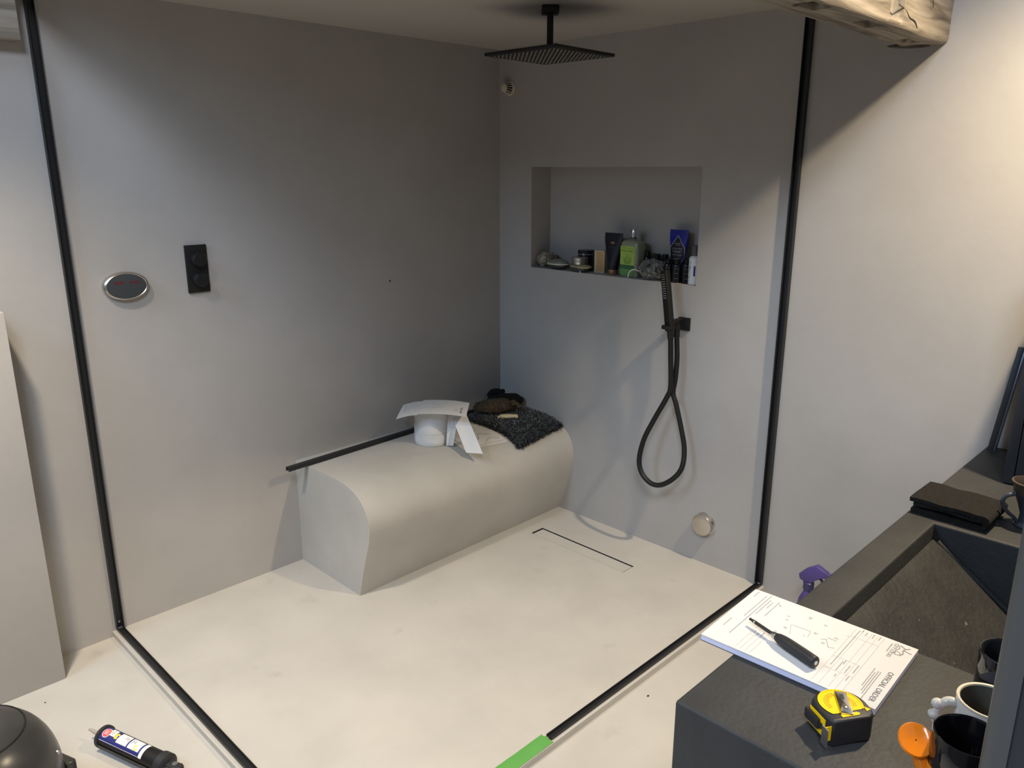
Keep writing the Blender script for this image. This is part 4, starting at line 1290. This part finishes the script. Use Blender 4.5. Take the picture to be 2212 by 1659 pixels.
# folded towel
t = thing('folded_towel', 'folded charcoal hand towel on the counter behind the basin', 'towel', (-.600, -2.178, ZC), -.02)
cent = []
for k in range(30): cent.append((.078 - .150 * k / 29, .0055 + .0008 * math.sin(k)))
for k in range(1, 10):
    a = -PI / 2 - PI * k / 9
    cent.append((-.072 + .010 * math.cos(a), .0155 + .010 * math.sin(a)))
for k in range(1, 30): cent.append((-.072 + .146 * k / 29, .0250 - .001 * math.sin(k * .3)))
loop1 = list(cent)
def ribbon(c, w0, w1, x0, x1, nx=10, sag=.0):
    rings = []
    for i in range(nx + 1):
        x = x0 + (x1 - x0) * i / nx
        L = []; R_ = []
        for k in range(len(c)):
            p = Vector(c[k]); q0 = Vector(c[max(0, k - 1)]); q1 = Vector(c[min(len(c) - 1, k + 1)])
            tg = (q1 - q0).normalized(); nn = Vector((-tg.y, tg.x))
            wv = w0 + .0008 * fbm((x * 30, k * .3, 1))
            e = .0015 * fbm((x * 20, k * .15, 5))
            L.append((x + .002 * fbm((k * .2, i, 2)), p.x + nn.x * wv, p.y + nn.y * wv + e)); R_.append((x + .002 * fbm((k * .2, i, 2)), p.x - nn.x * wv, p.y - nn.y * wv + e))
        rings.append(L + R_[::-1])
    return MB().loft(rings)
ribbon(loop1, .0050, .005, -.066, .066).build('fold', 'towel', t, angle=60)
top = [(.082 - .160 * k / 29, .0345 + .0012 * math.sin(k * .4)) for k in range(30)] + [(-.081 - .006 * math.sin(PI * k / 8), .0345 - .014 * k / 8) for k in range(1, 9)]
ribbon(top, .0048, .005, -.070, .066).build('fold', 'towel', t, angle=60)

# jug with handle at the right
t = thing('metal_jug', 'dark aged metal jug with curled handle on the counter', 'jug', (-.562, -2.317, ZC))
MB().lathe([(.024, 0), (.026, .004), (.018, .012), (.016, .03), (.024, .055), (.034, .078), (.036, .082)], 32).build('body', 'pewter', t)
MB().lathe([(.034, .080), (.0365, .084), (.0375, .098), (.042, .106), (.0425, .109), (.039, .110), (.0345, .100), (.033, .084)], 32, cap0=False, cap1=False).build('collar', 'bronze', t)
MB().tube([(-.026, .026, .082), (-.036, .042, .074), (-.038, .046, .056), (-.030, .036, .036), (-.020, .022, .022), (-.014, .018, .012)], .0045, 10, 6, rfn=lambda s: .0055 - .002 * s).build('handle', 'pewter', t)

# dark cupboard standing on the counter
t = thing('mirror_cupboard', 'dark blue-black cupboard standing on the back of the counter', 'cupboard', (-.293, -2.205, ZC))
MB().bbox((0, -.40, 0.0), (.20, 0.0, .62), .0015).build('body', 'navy', t)
MB().bbox((-.014, -.40, 0.004), (-.001, -.026, .616), .0012).build('door', 'navy', t)
MB().bbox((-.014, -.0235, 0.004), (-.001, 0.0, .616), .0012).build('frame_stile', 'navy', t)
# slim black bar leaning on the wall
pA = Vector((-.066, -2.118, ZC + .0055)); pB = Vector((-.0165, -2.142, 1.045))
t = thing('leaning_frame', 'slim black frame bar leaning on the wall behind the counter', 'frame')
d = (pB - pA)
mf = frame(pA, d, Vector((0, -1, 0)))
MB().bbox((0, -.010, -.009), (d.length, .006, .009), .001, mtx=mf).build('bar', 'black', t)
MB().bbox((0, .006, -.009), (d.length, .011, .004), .0006, mtx=mf).build('glass_lip', 'pewter', t)

# tall dark panel close to the camera
t = thing('cabinet_door', 'tall dark cupboard door standing open beside the counter', 'cupboard door', (-1.86, -2.53, -0.02))
rings = []
MB().bbox((0.000, -.34, 0.0), (.022, -.010, 2.05), .001).build('door_panel', 'navy', t)
bm_ = MB()
rr = [(.011 - .013 * math.cos(a), -.012 + .012 * math.sin(a)) for a in [k * PI / 12 for k in range(13)]] + [(.024, -.022), (-.002, -.022)]
bm_.prism(rr, 0, 2.05)
bm_.build('edge_strip', 'edgelit', t, angle=50)

# ================================================================== FLOOR THINGS
# purple trigger spray
t = thing('spray_bottle', 'purple trigger spray bottle on the floor between channel and counter', 'spray bottle', (-.150, -1.665, -0.02), 0.0)
MB().lathe([(.034, 0), (.038, .004), (.038, .10), (.034, .125), (.018, .155), (.0145, .165)], 32, None, 1, .8).build('bottle', 'purple', t)
MB().lathe([(.0175, .163), (.018, .166), (.018, .188), (.014, .192)], 24).build('cap', 'purplecap', t)
sp = [(.030, .196), (.034, .212), (.012, .238), (-.022, .262), (-.036, .256), (-.062, .246), (-.066, .236), (-.064, .228), (-.040, .226), (-.034, .214), (-.014, .203), (-.014, .190), (.016, .190)]
mS = frame((0, 0, 0), (0, 1, 0), (0, 0, 1))
MB().prism(sp, -.011, .011, mS, bev=.003, seg=2).build('trigger_head', 'purple', t, angle=50)
MB().tube([(0, -.030, .222), (0, -.046, .206), (0, -.048, .188), (0, -.040, .172)], .005, 10, 5).build('trigger', 'purplecap', t)
MB().cyl((0, -.062, .238), (0, -.078, .238), .0085, .0085, 16).build('nozzle', 'purple', t)

# sealant gun
GA = Vector((-2.070, -.545, .012)); GB = Vector((-1.995, -.772, .012))
gx = (GB - GA).normalized()
sg = thing('sealant_gun', 'black sealant gun loaded with blue and white labelled cartridge', 'sealant gun', (GA.x, GA.y, -0.02), math.atan2(gx.y, gx.x))
LG = (GB - GA).length
MG = T(0, 0, .032) @ RY(PI / 2)         # local z -> along the gun
R1 = .0265
cart = MB().lathe([(R1 - .004, .004), (R1, .006), (R1, LG - .01), (R1 - .004, LG - .008)], 40, MG).build('cartridge', 'blackmat', sg)
# half-shell cradle
def shell(u, v):
    a = PI * .95 * u + PI + .08
    return (.004 + v * (LG + .0), (R1 + .0018) * math.cos(a), .032 + (R1 + .0018) * math.sin(a))
MB().slab(shell, 24, 6, -.0012).build('cradle', 'rubber', sg)
MB().lathe([(R1 - .006, -.004), (R1 + .002, -.004), (R1 + .0045, -.001), (R1 + .0045, .007), (R1 + .0015, .009)], 40, MG).build('front_ring', 'rubber', sg)
MB().lathe([(.010, -.016), (.012, -.004)], 20, MG).build('thread', 'rubber', sg)
MB().lathe([(.0035, -.062), (.0075, -.012)], 16, MG).build('nozzle', 'nozzle', sg)
MB().lathe([(R1 + .001, LG - .016), (R1 + .0045, LG - .012), (R1 + .0045, LG + .010), (R1 - .004, LG + .016), (.010, LG + .018)], 36, MG).build('end_cap', 'rubber', sg)
# label: wrapped patches, angle measured from the top (+z), positive to local +y
def patch(x0, x1, a0, a1, lift, nm, mm_, par, nu=10):
    def f(u, v):
        a = a0 + (a1 - a0) * v
        return (x0 + (x1 - x0) * u, -(R1 + lift) * math.sin(a), .032 + (R1 + lift) * math.cos(a))
    return MB().grid(f, 4, nu).build(nm, mm_, par, recalc=False)
lb = patch(.010, .178, -.55, 1.15, .0004, 'label', 'navyprint', sg, 16)
patch(.034, .056, -.45, .38, .0008, 'label_panel', 'labelwhite', lb)
patch(.072, .112, -.45, .72, .0008, 'label_panel', 'labelwhite', lb)
patch(.117, .160, -.45, .72, .0008, 'label_panel', 'labelwhite', lb)
patch(.166, .178, -.55, 1.15, .0008, 'label_band', 'labelwhite', lb, 16)
patch(.012, .164, 1.06, 1.10, .0008, 'label_line', 'labelwhite', lb)
def cyl_disc(x, a, r0, r1, lift, nm, mm_, par, t0=0, t1=2 * PI):
    def f(u, v):
        th = t0 + (t1 - t0) * u; r = r0 + (r1 - r0) * v
        aa = a + r * math.sin(th) / R1
        return (x + r * math.cos(th), -(R1 + lift) * math.sin(aa), .032 + (R1 + lift) * math.cos(aa))
    return MB().grid(f, 28, 2).build(nm, mm_, par, recalc=False)
cyl_disc(.026, .25, 0, .0135, .0011, 'badge_rim', 'labelwhite', lb)
bd = cyl_disc(.026, .25, 0, .0120, .0014, 'badge', 'redprint', lb)
for k in range(3):
    patch(.0205 + k * .0045, .0220 + k * .0045, .02, .46, .0017, 'badge_bar', 'labelwhite', lb)
cyl_disc(.064, .18, .0040, .0085, .0013, 'letter', 'yellowprint', lb, .6, 5.9)
cyl_disc(.064, .18, 0, .0030, .0012, 'letter_core', 'labelwhite', lb)
cyl_disc(.146, .40, .0045, .0075, .0013, 'letter', 'yellowprint', lb, .2, 4.4)
b = MB()
for x0 in (.040, .046, .096, .101, .106, .122, .127, .132):
    y0 = random.uniform(-.3, -.1); y1 = random.uniform(.1, .35)
    def f(u, v, x0=x0, y0=y0, y1=y1):
        a = y0 + (y1 - y0) * v
        return (x0 + u * .0016, -(R1 + .0012) * math.sin(a), .032 + (R1 + .0012) * math.cos(a))
    b.grid(f, 1, 8)
b.build('small_print', 'ink', lb, recalc=False)
# handle, trigger and rod behind
MB().bbox((LG + .012, -.012, .018), (LG + .060, .012, .046), .004).build('body_block', 'rubber', sg)
MB().prism([(LG + .020, .010), (LG + .050, .016), (LG + .075, -.030), (LG + .060, -.095), (LG + .040, -.098), (LG + .046, -.040)], .022, .044, bev=.004).build('handle', 'rubber', sg, angle=50)
MB().prism([(LG + .016, -.004), (LG + .026, -.006), (LG + .020, -.050), (LG + .008, -.085), (LG + .002, -.082), (LG + .010, -.045)], .026, .040, bev=.002).build('trigger', 'steel', sg, angle=50)
MB().cyl((LG + .055, 0, .032), (LG + .150, 0, .032), .004, n=12).build('plunger_rod', 'steel', sg)
MB().lathe([(.0075, .0), (.0075, .004)], 14, T(LG + .040, 0, .0465)).build('rivet', 'steel', sg)

# vacuum cleaner dome
vc = thing('vacuum_cleaner', 'rounded black plastic vacuum cleaner body on the floor by partition', 'vacuum cleaner', (-2.385, -.735, -0.02), 0.35)
VR = .170
prof = [(VR * .96, 0), (VR, .01), (VR, .18)]
for k in range(1, 13):
    a = k / 12 * PI / 2
    prof.append((.055 + (VR - .055) * math.cos(a), .18 + .160 * math.sin(a)))
MB().lathe(prof, 72).build('dome', 'vac', vc, angle=60)
MB().lathe([(.054, .3395), (.056, .3415), (.058, .3405), (.058, .3385)], 56, cap0=False, cap1=False).build('cap_groove', 'blackmat', vc)
MB().lathe([(.001, .3455), (.035, .3450), (.050, .3425), (.0535, .3395)], 56, cap0=True, cap1=False).build('cap', 'vac', vc)
b = MB().tube([(.110 * math.cos(2 * PI * k / 48), .110 * math.sin(2 * PI * k / 48), .3205) for k in range(49)], .0022, 6, 1)
b.build('lid_groove', 'blackmat', vc)
MB().bbox((VR - .012, -.075, .0), (VR + .016, .020, .150), .010, 3).build('hose_bracket', 'vac', vc)
MB().tube([(VR + .012, -.050, .012), (VR + .020, -.030, .080), (VR + .020, -.010, .120), (VR + .010, .020, .140)], .006, 8, 5).build('bracket_rib', 'blackmat', vc)
for a, z in ((-.75, .23), (-.62, .15)):
    q = math.cos(math.asin(min(1, (z - .18) / .160))) if z > .18 else 1
    r = .055 + (VR - .055) * q
    MB().sphere((r * math.cos(a), r * math.sin(a), z), .006, .006, .006, 10, 6).build('screw', 'steel', vc)
# specks of dirt
for i, (x, y, s, lb) in enumerate(((-.825, -1.489, .0045, 'tiny dark dirt speck on the floor beside the kerb'), (-2.133, -.221, .0028, 'tiny dark crumb on the floor by the partition'), (-2.221, -.176, .0024, 'tiny dark crumb on the floor right against the partition'))):
    o = MB().sphere((0, 0, s * .35), s, s * .7, s * .45, 8, 6, fn=lambda d: 1 + .3 * fbm(d, 2.2 + i)).build('dirt_speck', 'debris')
    o.location = (x, y, -0.02)
    tag(o, lb, 'dirt')
